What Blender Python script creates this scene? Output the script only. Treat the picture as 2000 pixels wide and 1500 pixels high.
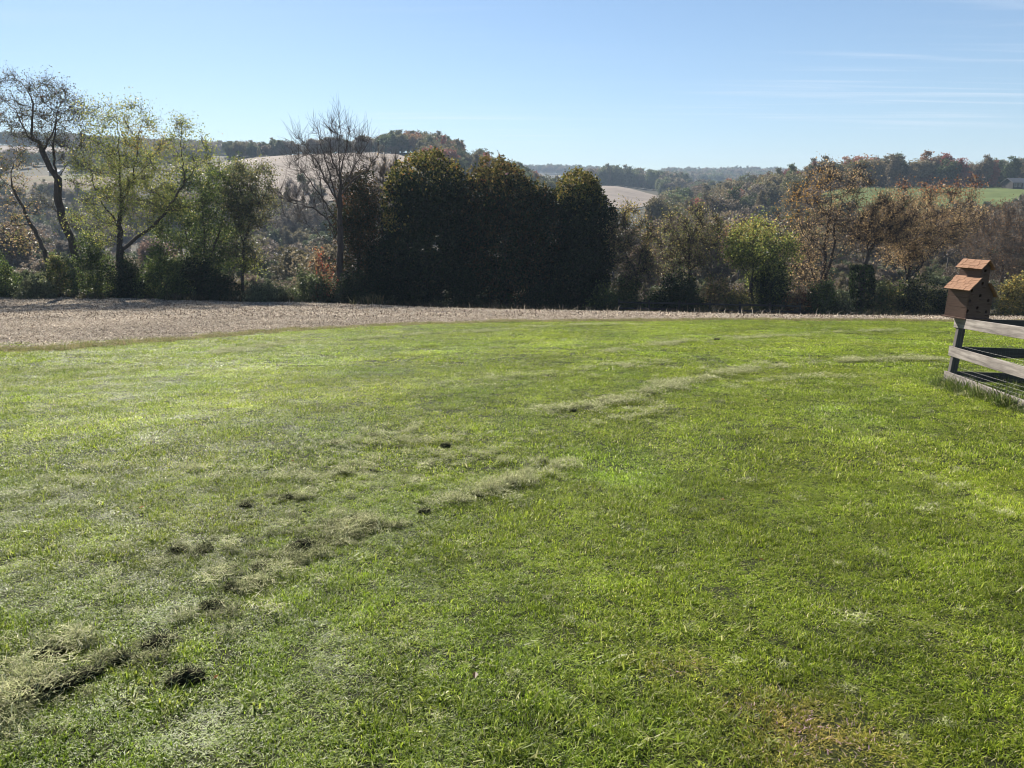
import bpy, bmesh, math, time
import numpy as np
from mathutils import Vector, Matrix
T0 = time.time()
R = math.radians
scene = bpy.context.scene
for o in list(bpy.data.objects):
    bpy.data.objects.remove(o)

# ------------------------------------------------------------------ camera, sky, sun, exposure
EYE = 1.65                      # eye height above the lawn at the photographer's feet (z = 0)
PITCH = R(13.06)
HAZE = 0.00027
FPX = 1500.0                    # focal length in pixels of the 2000 px wide photograph
SUN_AZ, SUN_EL = R(-24.0), R(33.0)   # azimuth from the view direction (+Y), negative = left
cam_d = bpy.data.cameras.new("camera")
cam_d.sensor_width = 36.0
cam_d.lens = 36.0 * FPX / 2000.0
cam_d.clip_start = 0.05
cam_d.clip_end = 20000.0
cam = bpy.data.objects.new("camera", cam_d)
scene.collection.objects.link(cam)
cam.location = (0, 0, EYE)
cam.rotation_euler = (R(90) - PITCH, 0, 0)
scene.camera = cam

world = bpy.data.worlds.new("World")
scene.world = world
world.use_nodes = True
wn, wl = world.node_tree.nodes, world.node_tree.links
wn.clear()
w_out = wn.new("ShaderNodeOutputWorld")
w_bg = wn.new("ShaderNodeBackground")
w_bg.inputs["Strength"].default_value = 0.05
sky = wn.new("ShaderNodeTexSky")
sky.sky_type = "NISHITA"
sky.sun_disc = False
sky.sun_elevation = SUN_EL
sky.sun_rotation = SUN_AZ
sky.altitude = 200.0
sky.air_density = 1.0
sky.dust_density = 0.15
sky.ozone_density = 4.0
# thin high cirrus, laid on a plane above the land (direction / height)
tc = wn.new("ShaderNodeTexCoord")
sep = wn.new("ShaderNodeSeparateXYZ")
wl.new(tc.outputs["Generated"], sep.inputs[0])
def wmath(op, a, b=None, c=None, clamp=False):
    n = wn.new("ShaderNodeMath"); n.operation = op; n.use_clamp = clamp
    for i, v in enumerate((a, b, c)):
        if v is None: continue
        if isinstance(v, (int, float)): n.inputs[i].default_value = v
        else: wl.new(v, n.inputs[i])
    return n.outputs[0]
zz = wmath("ADD", wmath("MAXIMUM", sep.outputs[2], 0.0), 0.02)
cx = wmath("DIVIDE", sep.outputs[0], zz)
cy = wmath("DIVIDE", sep.outputs[1], zz)
def wnoise(sx, sy, ox, oy, detail, rough=0.55, dist=0.0):
    comb = wn.new("ShaderNodeCombineXYZ")
    wl.new(wmath("MULTIPLY_ADD", cx, sx, ox), comb.inputs[0])
    wl.new(wmath("MULTIPLY_ADD", cy, sy, oy), comb.inputs[1])
    n = wn.new("ShaderNodeTexNoise")
    n.inputs["Scale"].default_value = 1.0
    n.inputs["Detail"].default_value = detail
    n.inputs["Roughness"].default_value = rough
    n.inputs["Distortion"].default_value = dist
    wl.new(comb.outputs[0], n.inputs["Vector"])
    return n.outputs["Fac"]
streak = wnoise(0.34, 3.4, 3.1, 0.4, 6.0, 0.55, 0.6)
patchy = wnoise(0.22, 0.16, 4.95, 1.2, 1.0)
m1 = wn.new("ShaderNodeMapRange"); m1.interpolation_type = "SMOOTHSTEP"
m1.inputs[1].default_value = 0.47; m1.inputs[2].default_value = 0.78
wl.new(streak, m1.inputs[0])
m2 = wn.new("ShaderNodeMapRange"); m2.interpolation_type = "SMOOTHSTEP"
m2.inputs[1].default_value = 0.45; m2.inputs[2].default_value = 0.66
wl.new(patchy, m2.inputs[0])
cl = wmath("MULTIPLY", wmath("MULTIPLY", m1.outputs[0], m2.outputs[0]), 0.50, clamp=True)
w_mix = wn.new("ShaderNodeMix"); w_mix.data_type = "RGBA"
wl.new(cl, w_mix.inputs[0])
wl.new(sky.outputs[0], w_mix.inputs[6])
w_mix.inputs[7].default_value = (9.0, 9.3, 9.8, 1)
wl.new(w_mix.outputs[2], w_bg.inputs["Color"])
wl.new(w_bg.outputs[0], w_out.inputs["Surface"])

sun_d = bpy.data.lights.new("sun", "SUN")
sun_d.energy = 5.0
sun_d.angle = R(0.53)
sun_d.color = (1.0, 0.93, 0.82)
sun = bpy.data.objects.new("sun", sun_d)
scene.collection.objects.link(sun)
SUN_DIR = Vector((math.sin(SUN_AZ) * math.cos(SUN_EL), math.cos(SUN_AZ) * math.cos(SUN_EL), math.sin(SUN_EL)))
sun.rotation_euler = (-SUN_DIR).to_track_quat("-Z", "Y").to_euler()
sun.location = SUN_DIR * 50

vs = scene.view_settings
vs.view_transform = "Standard"
vs.look = "None"
vs.exposure = 1.22
vs.gamma = 1.0
vs.use_curve_mapping = False
scene.render.engine = "CYCLES"
scene.cycles.use_denoising = True
scene.cycles.filter_width = 1.1
scene.cycles.max_bounces = 6
scene.cycles.diffuse_bounces = 2
scene.cycles.glossy_bounces = 2
scene.cycles.transmission_bounces = 4
scene.cycles.transparent_max_bounces = 4
scene.cycles.volume_bounces = 0
scene.cycles.sample_clamp_indirect = 4.0

# ------------------------------------------------------------------ general helpers
rng = np.random.default_rng(7)
col = scene.collection

def props(o, label=None, cat=None, group=None, kind=None):
    if label: o["label"] = label
    if cat: o["category"] = cat
    if group: o["group"] = group
    if kind: o["kind"] = kind
    return o

def link(o, parent=None):
    col.objects.link(o)
    if parent is not None: o.parent = parent
    return o

def empty(name, loc=(0, 0, 0)):
    o = bpy.data.objects.new(name, None)
    o.empty_display_size = 0.2
    o.location = loc
    return link(o)

def quick_mesh(name, verts, faces_flat, nper, mats=(), tint=None, smooth=False):
    """verts (N,3) array, faces_flat (F,nper) int array"""
    verts = np.asarray(verts, np.float32); faces = np.asarray(faces_flat, np.int32)
    me = bpy.data.meshes.new(name)
    me.vertices.add(len(verts)); me.vertices.foreach_set("co", verts.ravel())
    nf = len(faces)
    me.loops.add(nf * nper); me.loops.foreach_set("vertex_index", faces.ravel())
    me.polygons.add(nf)
    me.polygons.foreach_set("loop_start", np.arange(nf, dtype=np.int32) * nper)
    me.polygons.foreach_set("loop_total", np.full(nf, nper, np.int32))
    me.polygons.foreach_set("use_smooth", np.full(nf, smooth, bool))
    me.update(calc_edges=True)
    if tint is not None:
        a = me.color_attributes.new("tint", "FLOAT_COLOR", "POINT")
        c = np.ones((len(verts), 4), np.float32); c[:, :3] = tint
        a.data.foreach_set("color", c.ravel())
    for m in mats: me.materials.append(m)
    return me

def mesh_obj(name, me, parent=None):
    return link(bpy.data.objects.new(name, me), parent)

def box_mesh(name, sx, sy, sz, mat, bevel=0.0, wobble=0.0, seed=0, cuts=0):
    bm = bmesh.new()
    bmesh.ops.create_cube(bm, size=1.0)
    bmesh.ops.scale(bm, vec=(sx, sy, sz), verts=bm.verts)
    if cuts:
        ax = int(np.argmax((sx, sy, sz)))
        es = [e for e in bm.edges if abs((e.verts[0].co - e.verts[1].co)[ax]) > 1e-6]
        bmesh.ops.subdivide_edges(bm, edges=es, cuts=cuts, use_grid_fill=True)
    if wobble:
        r = np.random.default_rng(seed)
        for v in bm.verts: v.co += Vector(r.normal(0, wobble, 3))
    if bevel:
        bmesh.ops.bevel(bm, geom=[e for e in bm.edges if len(e.link_faces) == 2 and e.calc_face_angle(0) > 0.5], offset=bevel, segments=1, affect="EDGES")
    me = bpy.data.meshes.new(name); bm.to_mesh(me); bm.free()
    me.materials.append(mat)
    return me

def unit(a):
    return a / np.maximum(np.linalg.norm(a, axis=-1, keepdims=True), 1e-9)

def vnoise(x, y, seed=0):
    """smooth value noise in 0..1"""
    r = np.random.default_rng(seed)
    tab = r.random((256, 256))
    xi = np.floor(x).astype(int); yi = np.floor(y).astype(int)
    fx = x - xi; fy = y - yi
    fx = fx * fx * (3 - 2 * fx); fy = fy * fy * (3 - 2 * fy)
    g = lambda a, b: tab[a % 256, b % 256]
    return (g(xi, yi) * (1 - fx) + g(xi + 1, yi) * fx) * (1 - fy) + (g(xi, yi + 1) * (1 - fx) + g(xi + 1, yi + 1) * fx) * fy

def fbm(x, y, seed=0, octs=4):
    s = 0; a = 0.5; t = 0
    for i in range(octs):
        s = s + a * vnoise(x * 2 ** i, y * 2 ** i, seed + i); t += a; a *= 0.5
    return s / t

# photograph pixel + depth (metres along +Y) -> point in the world, used to survey the place
CP, SP = math.cos(PITCH), math.sin(PITCH)
def at(px, py, Y):
    t = (750.0 - py) / FPX
    k = math.tan(math.atan(t) - PITCH)
    fwd = Y * CP - k * Y * SP
    return Vector(((px - 1000.0) / FPX * fwd, Y, EYE + k * Y))
def zrel(py, Y):
    return math.tan(math.atan((750.0 - py) / FPX) - PITCH) * Y

# ------------------------------------------------------------------ lie of the land
SLOPE = 0.092
# for picture columns: (depth, picture row of the ground there); the lawn is a plane down to its edge
COLS = {
 -900: [(43, 612), (65, 577), (90, 572), (220, 520), (300, 470), (380, 388), (450, 342), (600, 312), (750, 285), (900, 281), (2600, 320)],
   0: [(43, 612), (65, 577), (90, 572), (220, 520), (300, 470), (380, 388), (450, 340), (600, 312), (750, 285), (900, 281), (2600, 320)],
 150: [(44, 609), (65, 578), (90, 572), (220, 520), (300, 470), (380, 388), (450, 338), (600, 316), (750, 290), (900, 285), (2600, 320)],
 300: [(46, 606), (65, 580), (90, 576), (220, 520), (300, 465), (380, 392), (440, 345), (600, 326), (750, 302), (900, 297), (2600, 325)],
 430: [(48, 603), (66, 584), (90, 584), (220, 515), (290, 430), (360, 360), (430, 313), (480, 311), (700, 306), (900, 300), (2600, 330)],
 580: [(50, 600), (62, 588), (90, 600), (200, 520), (250, 460), (285, 402), (350, 345), (430, 299), (470, 298), (650, 315), (900, 315), (2600, 335)],
 740: [(50, 598), (57, 595), (68, 603), (100, 610), (200, 520), (250, 450), (285, 400), (350, 340), (430, 296), (470, 293), (650, 315), (2600, 338)],
 850: [(48, 600), (66, 611), (100, 610), (200, 520), (285, 400), (350, 340), (430, 296), (470, 293), (650, 325), (2600, 338)],
 960: [(46, 603), (66, 613), (100, 610), (200, 520), (280, 430), (350, 375), (430, 334), (470, 330), (650, 352), (1200, 345), (2000, 336), (2600, 345)],
 1080: [(45, 605), (66, 616), (100, 610), (200, 520), (280, 450), (350, 412), (430, 385), (470, 382), (600, 385), (1200, 350), (1700, 336), (2600, 350)],
 1180: [(44, 607), (65, 618), (100, 600), (200, 510), (350, 440), (450, 412), (520, 398), (600, 363), (680, 359), (900, 368), (1700, 340), (2600, 350)],
 1270: [(43, 609), (64, 620), (100, 595), (200, 500), (350, 435), (450, 417), (540, 404), (620, 380), (700, 370), (1100, 362), (1700, 342), (2600, 350)],
 1350: [(42, 610), (64, 622), (100, 590), (200, 490), (250, 460), (350, 425), (450, 400), (600, 388), (800, 378), (1100, 365), (1700, 344), (2600, 350)],
 1450: [(41, 612), (64, 624), (100, 580), (200, 480), (250, 445), (320, 412), (400, 385), (450, 380), (600, 392), (1100, 366), (1700, 340), (2600, 350)],
 1560: [(40, 614), (63, 626), (100, 570), (180, 490), (220, 450), (280, 405), (340, 377), (400, 374), (600, 405), (1700, 345), (2600, 350)],
 1660: [(39, 615.5), (62, 628), (100, 560), (150, 520), (190, 470), (230, 420), (280, 377), (305, 371), (350, 367), (420, 380), (1700, 380), (2600, 380)],
 1800: [(38, 617), (62, 630), (100, 560), (150, 510), (190, 465), (230, 420), (280, 380), (310, 373), (360, 369), (450, 390), (2600, 385)],
 1960: [(38, 618), (62, 631), (100, 560), (150, 500), (190, 450), (230, 408), (280, 380), (310, 374), (360, 371), (450, 390), (2600, 385)],
 2900: [(38, 618), (62, 631), (100, 560), (150, 500), (190, 450), (230, 408), (280, 380), (310, 374), (360, 371), (450, 390), (2600, 385)],
}
EDGE = [(-900, 706), (0, 685), (340, 660), (700, 637), (1000, 629), (1300, 625), (1600, 625.5), (1850, 627), (2900, 628)]
def edge_depth(px):
    py = np.interp(px, [e[0] for e in EDGE], [e[1] for e in EDGE])
    v = -np.tan(np.arctan((750.0 - py) / FPX) - PITCH)
    return EYE / (v - SLOPE)
CPX = sorted(COLS)
CU = np.array([(p - 1000.0) * CP / FPX for p in CPX])
YG = np.exp(np.linspace(math.log(16.0), math.log(2600.0), 260))
def smooth1(a, n):
    k = np.ones(n) / n
    p = np.pad(a, (n // 2, n // 2), "edge")
    return np.convolve(p, k, "valid")[:len(a)]
TAB = []
for p in CPX:
    e = float(edge_depth(p))
    ys = [16.0, e]; zs = [EYE * 0 - SLOPE * 16.0, -SLOPE * e]
    for (Y, py) in COLS[p]:
        ys.append(Y); zs.append(EYE + zrel(py, Y))
    c = np.interp(YG, ys, zs)
    TAB.append(smooth1(smooth1(c, 7), 5))
TAB = np.array(TAB)
UG = np.linspace(CU[0], CU[-1], 400)
GRID = np.empty((400, len(YG)))
for j in range(len(YG)):
    GRID[:, j] = smooth1(smooth1(np.interp(UG, CU, TAB[:, j]), 9), 7)
def H(x, y):
    """height of the land"""
    x = np.asarray(x, float); y = np.asarray(y, float)
    plane = -SLOPE * y
    u = np.clip(x / np.maximum(y, 16.0), UG[0], UG[-1] - 1e-6)
    fu = (u - UG[0]) / (UG[1] - UG[0]); iu = np.clip(fu.astype(int), 0, 398); fu = fu - iu
    ly = (np.log(np.clip(y, 16.0, 2599.0)) - math.log(16.0)) / (math.log(2600.0) - math.log(16.0)) * (len(YG) - 1)
    iy = np.clip(ly.astype(int), 0, len(YG) - 2); fy = ly - iy
    z = (GRID[iu, iy] * (1 - fu) + GRID[iu + 1, iy] * fu) * (1 - fy) + (GRID[iu, iy + 1] * (1 - fu) + GRID[iu + 1, iy + 1] * fu) * fy
    w = np.clip((y - 17.0) / 3.0, 0, 1)
    z = plane * (1 - w) + z * w
    far = np.clip((y - 110) / 200, 0, 1)
    return z + far * (vnoise(x / 60.0, y / 60.0, 51) - 0.5) * 3.0 + np.clip((y-4)/10,0,1)*(vnoise(x / 3.0, y / 3.0, 52) - 0.5) * 0.06
def slope_rot(x, y, th, jit=0.0, r=None):
    """Euler angles that lay a patch on the slope of the land after turning it by th"""
    x = np.asarray(x, float); y = np.asarray(y, float)
    al = np.arctan((H(x, y + 0.25) - H(x, y - 0.25)) / 0.5)
    if jit: al = al + r.normal(0, jit, len(x))
    return np.stack([np.arctan2(np.sin(al) * np.cos(th), np.cos(al)), -np.arcsin(np.sin(al) * np.sin(th)), np.arctan2(np.cos(al) * np.sin(th), np.cos(th))], -1)
def Hf(x, y): return float(H(np.array([x]), np.array([y]))[0])
def ux(px, Y): return (px - 1000.0) * CP / FPX * Y     # world x of a picture column near the horizon

# ------------------------------------------------------------------ materials
def new_mat(name):
    m = bpy.data.materials.new(name); m.use_nodes = True
    nt = m.node_tree; nt.nodes.clear()
    out = nt.nodes.new("ShaderNodeOutputMaterial")
    return m, nt, out
def pbsdf(nt, rough=0.8, spec=0.3):
    b = nt.nodes.new("ShaderNodeBsdfPrincipled")
    b.inputs["Roughness"].default_value = rough
    b.inputs["Specular IOR Level"].default_value = spec
    return b
def noise_node(nt, scale, detail=4.0, rough=0.6, coord="Object", stretch=None):
    t = nt.nodes.new("ShaderNodeTexCoord")
    n = nt.nodes.new("ShaderNodeTexNoise")
    n.inputs["Scale"].default_value = scale; n.inputs["Detail"].default_value = detail; n.inputs["Roughness"].default_value = rough
    if stretch:
        mp = nt.nodes.new("ShaderNodeMapping"); mp.inputs["Scale"].default_value = stretch
        nt.links.new(t.outputs[coord], mp.inputs[0]); nt.links.new(mp.outputs[0], n.inputs["Vector"])
    else:
        nt.links.new(t.outputs[coord], n.inputs["Vector"])
    return n
def ramp(nt, fac, stops):
    r = nt.nodes.new("ShaderNodeValToRGB")
    els = r.color_ramp.elements
    while len(els) < len(stops): els.new(0.5)
    for e, (p, c) in zip(els, stops):
        e.position = p; e.color = (*c, 1)
    nt.links.new(fac, r.inputs[0])
    return r.outputs[0]
def mixc(nt, a, b, fac, mode="MIX"):
    m = nt.nodes.new("ShaderNodeMix"); m.data_type = "RGBA"; m.blend_type = mode
    for s, v in ((0, fac), (6, a), (7, b)):
        if isinstance(v, (int, float)): m.inputs[s].default_value = v
        elif isinstance(v, tuple): m.inputs[s].default_value = (*v, 1)
        else: nt.links.new(v, m.inputs[s])
    return m.outputs[2]
def bump(nt, h, b, strength=0.4, dist=0.05):
    n = nt.nodes.new("ShaderNodeBump"); n.inputs["Strength"].default_value = strength; n.inputs["Distance"].default_value = dist
    nt.links.new(h, n.inputs["Height"]); nt.links.new(n.outputs[0], b.inputs["Normal"])

def ground_mat(name, stops, scale, scale2=None, stops2=None, bstr=0.5, bdist=0.08, rough=0.95, stretch=None):
    m, nt, out = new_mat(name)
    b = pbsdf(nt, rough, 0.1)
    n = noise_node(nt, scale, 6.0, 0.65, stretch=stretch)
    c = ramp(nt, n.outputs["Fac"], stops)
    if scale2:
        n2 = noise_node(nt, scale2, 3.0, 0.5)
        c = mixc(nt, c, ramp(nt, n2.outputs["Fac"], stops2), 1.0, "MULTIPLY")
    nt.links.new(c, b.inputs["Base Color"])
    bump(nt, n.outputs["Fac"], b, bstr, bdist)
    nt.links.new(b.outputs[0], out.inputs[0])
    return m

def leaf_mat(name, base=(1, 1, 1), trans=0.4, rough=0.5, spec=0.25, randv=0.0, instancer=False):
    m, nt, out = new_mat(name)
    a = nt.nodes.new("ShaderNodeAttribute"); a.attribute_name = "tint"
    c = mixc(nt, a.outputs["Color"], base, 1.0, "MULTIPLY")
    if instancer:
        i = nt.nodes.new("ShaderNodeAttribute"); i.attribute_name = "itint"; i.attribute_type = "INSTANCER"
        c = mixc(nt, c, i.outputs["Color"], 1.0, "MULTIPLY")
    if randv:
        oi = nt.nodes.new("ShaderNodeObjectInfo")
        hs = nt.nodes.new("ShaderNodeHueSaturation")
        mr = nt.nodes.new("ShaderNodeMapRange"); mr.inputs[3].default_value = 1 - randv; mr.inputs[4].default_value = 1 + randv
        nt.links.new(oi.outputs["Random"], mr.inputs[0]); nt.links.new(mr.outputs[0], hs.inputs["Value"])
        mh = nt.nodes.new("ShaderNodeMath"); mh.operation = "MULTIPLY_ADD"; mh.inputs[1].default_value = 7.13; mh.inputs[2].default_value = 0.0
        fr = nt.nodes.new("ShaderNodeMath"); fr.operation = "FRACT"
        nt.links.new(oi.outputs["Random"], mh.inputs[0]); nt.links.new(mh.outputs[0], fr.inputs[0])
        m2 = nt.nodes.new("ShaderNodeMapRange"); m2.inputs[3].default_value = 0.5 - randv * 0.10; m2.inputs[4].default_value = 0.5 + randv * 0.10
        nt.links.new(fr.outputs[0], m2.inputs[0]); nt.links.new(m2.outputs[0], hs.inputs["Hue"])
        nt.links.new(c, hs.inputs["Color"]); c = hs.outputs[0]
    b = pbsdf(nt, rough, spec)
    nt.links.new(c, b.inputs["Base Color"])
    t = nt.nodes.new("ShaderNodeBsdfTranslucent")
    nt.links.new(c, t.inputs["Color"])
    mx = nt.nodes.new("ShaderNodeMixShader"); mx.inputs[0].default_value = trans
    nt.links.new(b.outputs[0], mx.inputs[1]); nt.links.new(t.outputs[0], mx.inputs[2])
    nt.links.new(mx.outputs[0], out.inputs[0])
    return m

def bark_mat(name, c0, c1):
    m, nt, out = new_mat(name)
    b = pbsdf(nt, 0.9, 0.15)
    n = noise_node(nt, 6.0, 5.0, 0.7, stretch=(1, 1, 0.2))
    nt.links.new(ramp(nt, n.outputs["Fac"], [(0.3, c0), (0.7, c1)]), b.inputs["Base Color"])
    bump(nt, n.outputs["Fac"], b, 0.6, 0.03)
    nt.links.new(b.outputs[0], out.inputs[0])
    return m

BARK = bark_mat("bark", (0.035, 0.028, 0.024), (0.10, 0.082, 0.07))
BARK_PALE = bark_mat("pale_bark", (0.07, 0.06, 0.052), (0.19, 0.165, 0.145))
LEAF = leaf_mat("leaf", trans=0.55, rough=0.42, spec=0.35)
ORD = ["first", "second", "third", "fourth", "fifth", "sixth", "seventh", "eighth", "ninth", "tenth", "eleventh", "twelfth", "thirteenth", "fourteenth", "fifteenth", "sixteenth", "seventeenth", "eighteenth", "nineteenth", "twentieth"] + ["twenty-" + q for q in ("first", "second", "third", "fourth", "fifth", "sixth", "seventh", "eighth", "ninth")] + ["thirtieth"] + ["thirty-" + q for q in ("first", "second", "third", "fourth", "fifth", "sixth", "seventh", "eighth", "ninth")] + ["fortieth"]
LEAF_DENSE = leaf_mat("leaf_dense", trans=0.30, rough=0.6, spec=0.10)
# ------------------------------------------------------------------ ground sheets
def sheet(name, us, ys, mat, lift=0.0, polar=True, kind="structure"):
    """grid mesh over depth rows ys and columns us (x = u*y when polar, us may be a function of y index)"""
    Yv, Uv = np.meshgrid(ys, us, indexing="ij")
    X = Uv * Yv if polar else Uv
    Z = H(X, Yv) + lift
    n, m = Yv.shape
    v = np.stack([X, Yv, Z], -1).reshape(-1, 3)
    i = np.arange(n * m).reshape(n, m)
    f = np.stack([i[:-1, :-1], i[:-1, 1:], i[1:, 1:], i[1:, :-1]], -1).reshape(-1, 4)
    o = mesh_obj(name, quick_mesh(name, v, f, 4, [mat], smooth=True))
    o["kind"] = kind
    return o

M_SOIL = ground_mat("valley_ground", [(0.3, (0.045, 0.04, 0.025)), (0.55, (0.085, 0.075, 0.045)), (0.75, (0.13, 0.11, 0.07))], 0.35, 0.02, [(0.35, (0.6, 0.62, 0.6)), (0.7, (1, 1, 1))])
M_LAWN = ground_mat("lawn_soil", [(0.3, (0.016, 0.018, 0.007)), (0.6, (0.035, 0.04, 0.012)), (0.8, (0.065, 0.058, 0.025))], 7.0, 0.5, [(0.3, (0.7, 0.75, 0.7)), (0.7, (1, 1, 1))], 0.6, 0.03)
M_STUB = ground_mat("stubble_soil", [(0.32, (0.09, 0.074, 0.057)), (0.52, (0.215, 0.18, 0.142)), (0.72, (0.345, 0.29, 0.23))], 5.0, 0.25, [(0.3, (0.8, 0.78, 0.78)), (0.7, (1, 1, 1))], 0.9, 0.06)
M_TAN = ground_mat("far_stubble", [(0.35, (0.21, 0.168, 0.135)), (0.65, (0.335, 0.275, 0.225))], 0.25, 0.03, [(0.3, (0.82, 0.82, 0.82)), (0.7, (1, 1, 1))], 0.5, 0.2, stretch=(0.12, 1.0, 1.0))
M_MEADOW = ground_mat("meadow_grass", [(0.3, (0.10, 0.14, 0.04)), (0.7, (0.16, 0.20, 0.065))], 0.15, 0.03, [(0.35, (0.75, 0.72, 0.6)), (0.65, (1, 1, 1))], 0.5, 0.2)
M_ROUGH = ground_mat("rough_pasture", [(0.3, (0.12, 0.095, 0.06)), (0.7, (0.20, 0.155, 0.10))], 0.12, 0.03, [(0.38, (0.75, 1.0, 0.6)), (0.5, (1, 0.95, 0.9))], 0.5, 0.3)
M_GRAVEL = ground_mat("river_gravel", [(0.3, (0.42, 0.38, 0.34)), (0.7, (0.62, 0.57, 0.52))], 1.5, None, None, 0.8, 0.2)

# valley and hills reach the horizon; lies 5 cm under the lawn and the field
ys_far = np.concatenate([np.linspace(-60, 15, 12), np.exp(np.linspace(math.log(16.5), math.log(2599.0), 300))])
Yv, Uv = np.meshgrid(ys_far, np.linspace(UG[0], UG[-1], 260), indexing="ij")
X = Uv * np.maximum(Yv, 46.0)
Z = H(X, Yv) - 0.05 - 0.25 * ((Yv < 60) * 1.0)
n, m = Yv.shape
ii = np.arange(n * m).reshape(n, m)
terrain = mesh_obj("terrain", quick_mesh("terrain", np.stack([X, Yv, Z], -1).reshape(-1, 3),
        np.stack([ii[:-1, :-1], ii[:-1, 1:], ii[1:, 1:], ii[1:, :-1]], -1).reshape(-1, 4), 4, [M_SOIL], smooth=True))
props(terrain, "brown valley floor and rolling hills behind the trees", "terrain", kind="structure")

# lawn: a sheet with the curved far edge
def strip(name, pxs, y0f, y1f, rows, mat, lift=0.0, near_flat=False):
    V = []
    y0 = np.array([y0f(p) for p in pxs]); y1 = np.array([y1f(p) for p in pxs])
    for r_ in np.linspace(0, 1, rows):
        Yr = y0 + (y1 - y0) * r_
        uu = (np.array(pxs) - 1000.0) * CP / FPX
        Xr = uu * (np.maximum(Yr, 26.0) if near_flat else Yr)
        V.append(np.stack([Xr, Yr, H(Xr, Yr) + lift], -1))
    V = np.array(V); n, m = V.shape[:2]
    ii = np.arange(n * m).reshape(n, m)
    o = mesh_obj(name, quick_mesh(name, V.reshape(-1, 3), np.stack([ii[:-1, :-1], ii[:-1, 1:], ii[1:, 1:], ii[1:, :-1]], -1).reshape(-1, 4), 4, [mat], smooth=True))
    o["kind"] = "structure"
    return o
PXL = np.linspace(-900, 2900, 240)
lawn_end = lambda p: float(edge_depth(p)) + 0.35 * (vnoise(np.array([p / 45.0]), np.array([0.5]), 9)[0] - 0.5)
lawn = props(strip("lawn", PXL, lambda p: -40.0, lawn_end, 180, M_LAWN, 0.0, True), "mown green lawn sloping away from the viewer", "lawn")
def field_end(p): return 66.0
field = props(strip("stubble_field", PXL, lambda p: float(edge_depth(p)) - 0.6, field_end, 120, M_STUB, -0.012), "harvested tan stubble field between lawn and tree line", "field")

def fence_y(pts):
    return lambda p: float(np.interp(p, [a for a, b in pts], [b for a, b in pts]))
hf = props(strip("field", np.linspace(395, 800, 60), fence_y([(395, 380), (480, 330), (600, 288), (800, 300)]), fence_y([(395, 424), (500, 446), (740, 448), (770, 436), (800, 405)]), 40, M_TAN, 0.35),
      "pale tan harvested field on the hill behind the bare tree", "field")
hf2 = props(strip("field", np.linspace(1150, 1292, 30), fence_y([(1150, 455), (1230, 470), (1292, 545)]), fence_y([(1150, 655), (1200, 650), (1292, 590)]), 20, M_TAN, 0.4),
      "small brown field on the far slope below dark woods", "field")
hf3 = props(strip("meadow", np.linspace(1540, 2300, 60), fence_y([(1540, 200), (2300, 190)]), fence_y([(1540, 290), (1640, 306), (1800, 312), (2300, 318)]), 40, M_MEADOW, 0.3),
      "bright green meadow on the hillside below the ridge wood", "meadow")
hf4 = props(strip("field", np.linspace(-300, 165, 40), fence_y([(-300, 600), (165, 600)]), fence_y([(-300, 755), (60, 752), (165, 748)]), 24, M_TAN, 0.5),
      "pale pinkish field on the far hill left of the crooked tree", "field")
hf5 = props(strip("pasture", np.linspace(-200, 250, 40), fence_y([(-200, 376), (250, 372)]), fence_y([(-200, 430), (40, 436), (120, 446), (250, 440)]), 24, M_ROUGH, 0.35),
      "brown and green pasture on the slope behind the crooked tree", "pasture")
# stream and gravel bar glimpsed through the gap at the far left
def slab_patch(name, px0, px1, y0, y1, mat, lift, label, cat):
    r_ = np.random.default_rng(int(px0 + 5))
    n = 40; cxp, cyp = (px0 + px1) / 2, (y0 + y1) / 2
    V = []
    for k in range(6):
        for j in range(n):
            a = 2 * math.pi * j / n
            w = (k / 5.0) * (1 + 0.12 * math.sin(3 * a + px0) + 0.07 * math.sin(5 * a))
            Y = cyp + (y1 - y0) / 2 * w * math.sin(a); p = cxp + (px1 - px0) / 2 * w * math.cos(a)
            x = ux(p, Y); V.append((x, Y, Hf(x, Y) + lift))
    F = []
    for k in range(5):
        for j in range(n):
            F.append((k * n + j, k * n + (j + 1) % n, (k + 1) * n + (j + 1) % n, (k + 1) * n + j))
    o = mesh_obj(name, quick_mesh(name, np.array(V), np.array(F), 4, [mat], smooth=True))
    props(o, label, cat, kind="structure")
    return o
m, nt, out = new_mat("stream_water")
b = pbsdf(nt, 0.12, 0.5); b.inputs["Base Color"].default_value = (0.02, 0.06, 0.07, 1)
nn = noise_node(nt, 0.8, 3.0); bump(nt, nn.outputs["Fac"], b, 0.2, 0.1); nt.links.new(b.outputs[0], out.inputs[0])
M_WATER = m
slab_patch("gravel", 25, 115, 212, 236, M_GRAVEL, 0.30, "pale gravel bar seen through the gap in the trees", "gravel")
slab_patch("water", 20, 120, 240, 262, M_WATER, 0.36, "dark teal stretch of stream behind the gravel bar", "water")
print("land", round(time.time() - T0, 1))
# ------------------------------------------------------------------ tree growing (space colonisation)
def resample(poly, step):
    poly = np.asarray(poly, float)
    out = [poly[0]]
    for a, b in zip(poly[:-1], poly[1:]):
        k = max(1, int(round(np.linalg.norm(b - a) / step)))
        for i in range(1, k + 1): out.append(a + (b - a) * i / k)
    return np.array(out)

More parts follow.
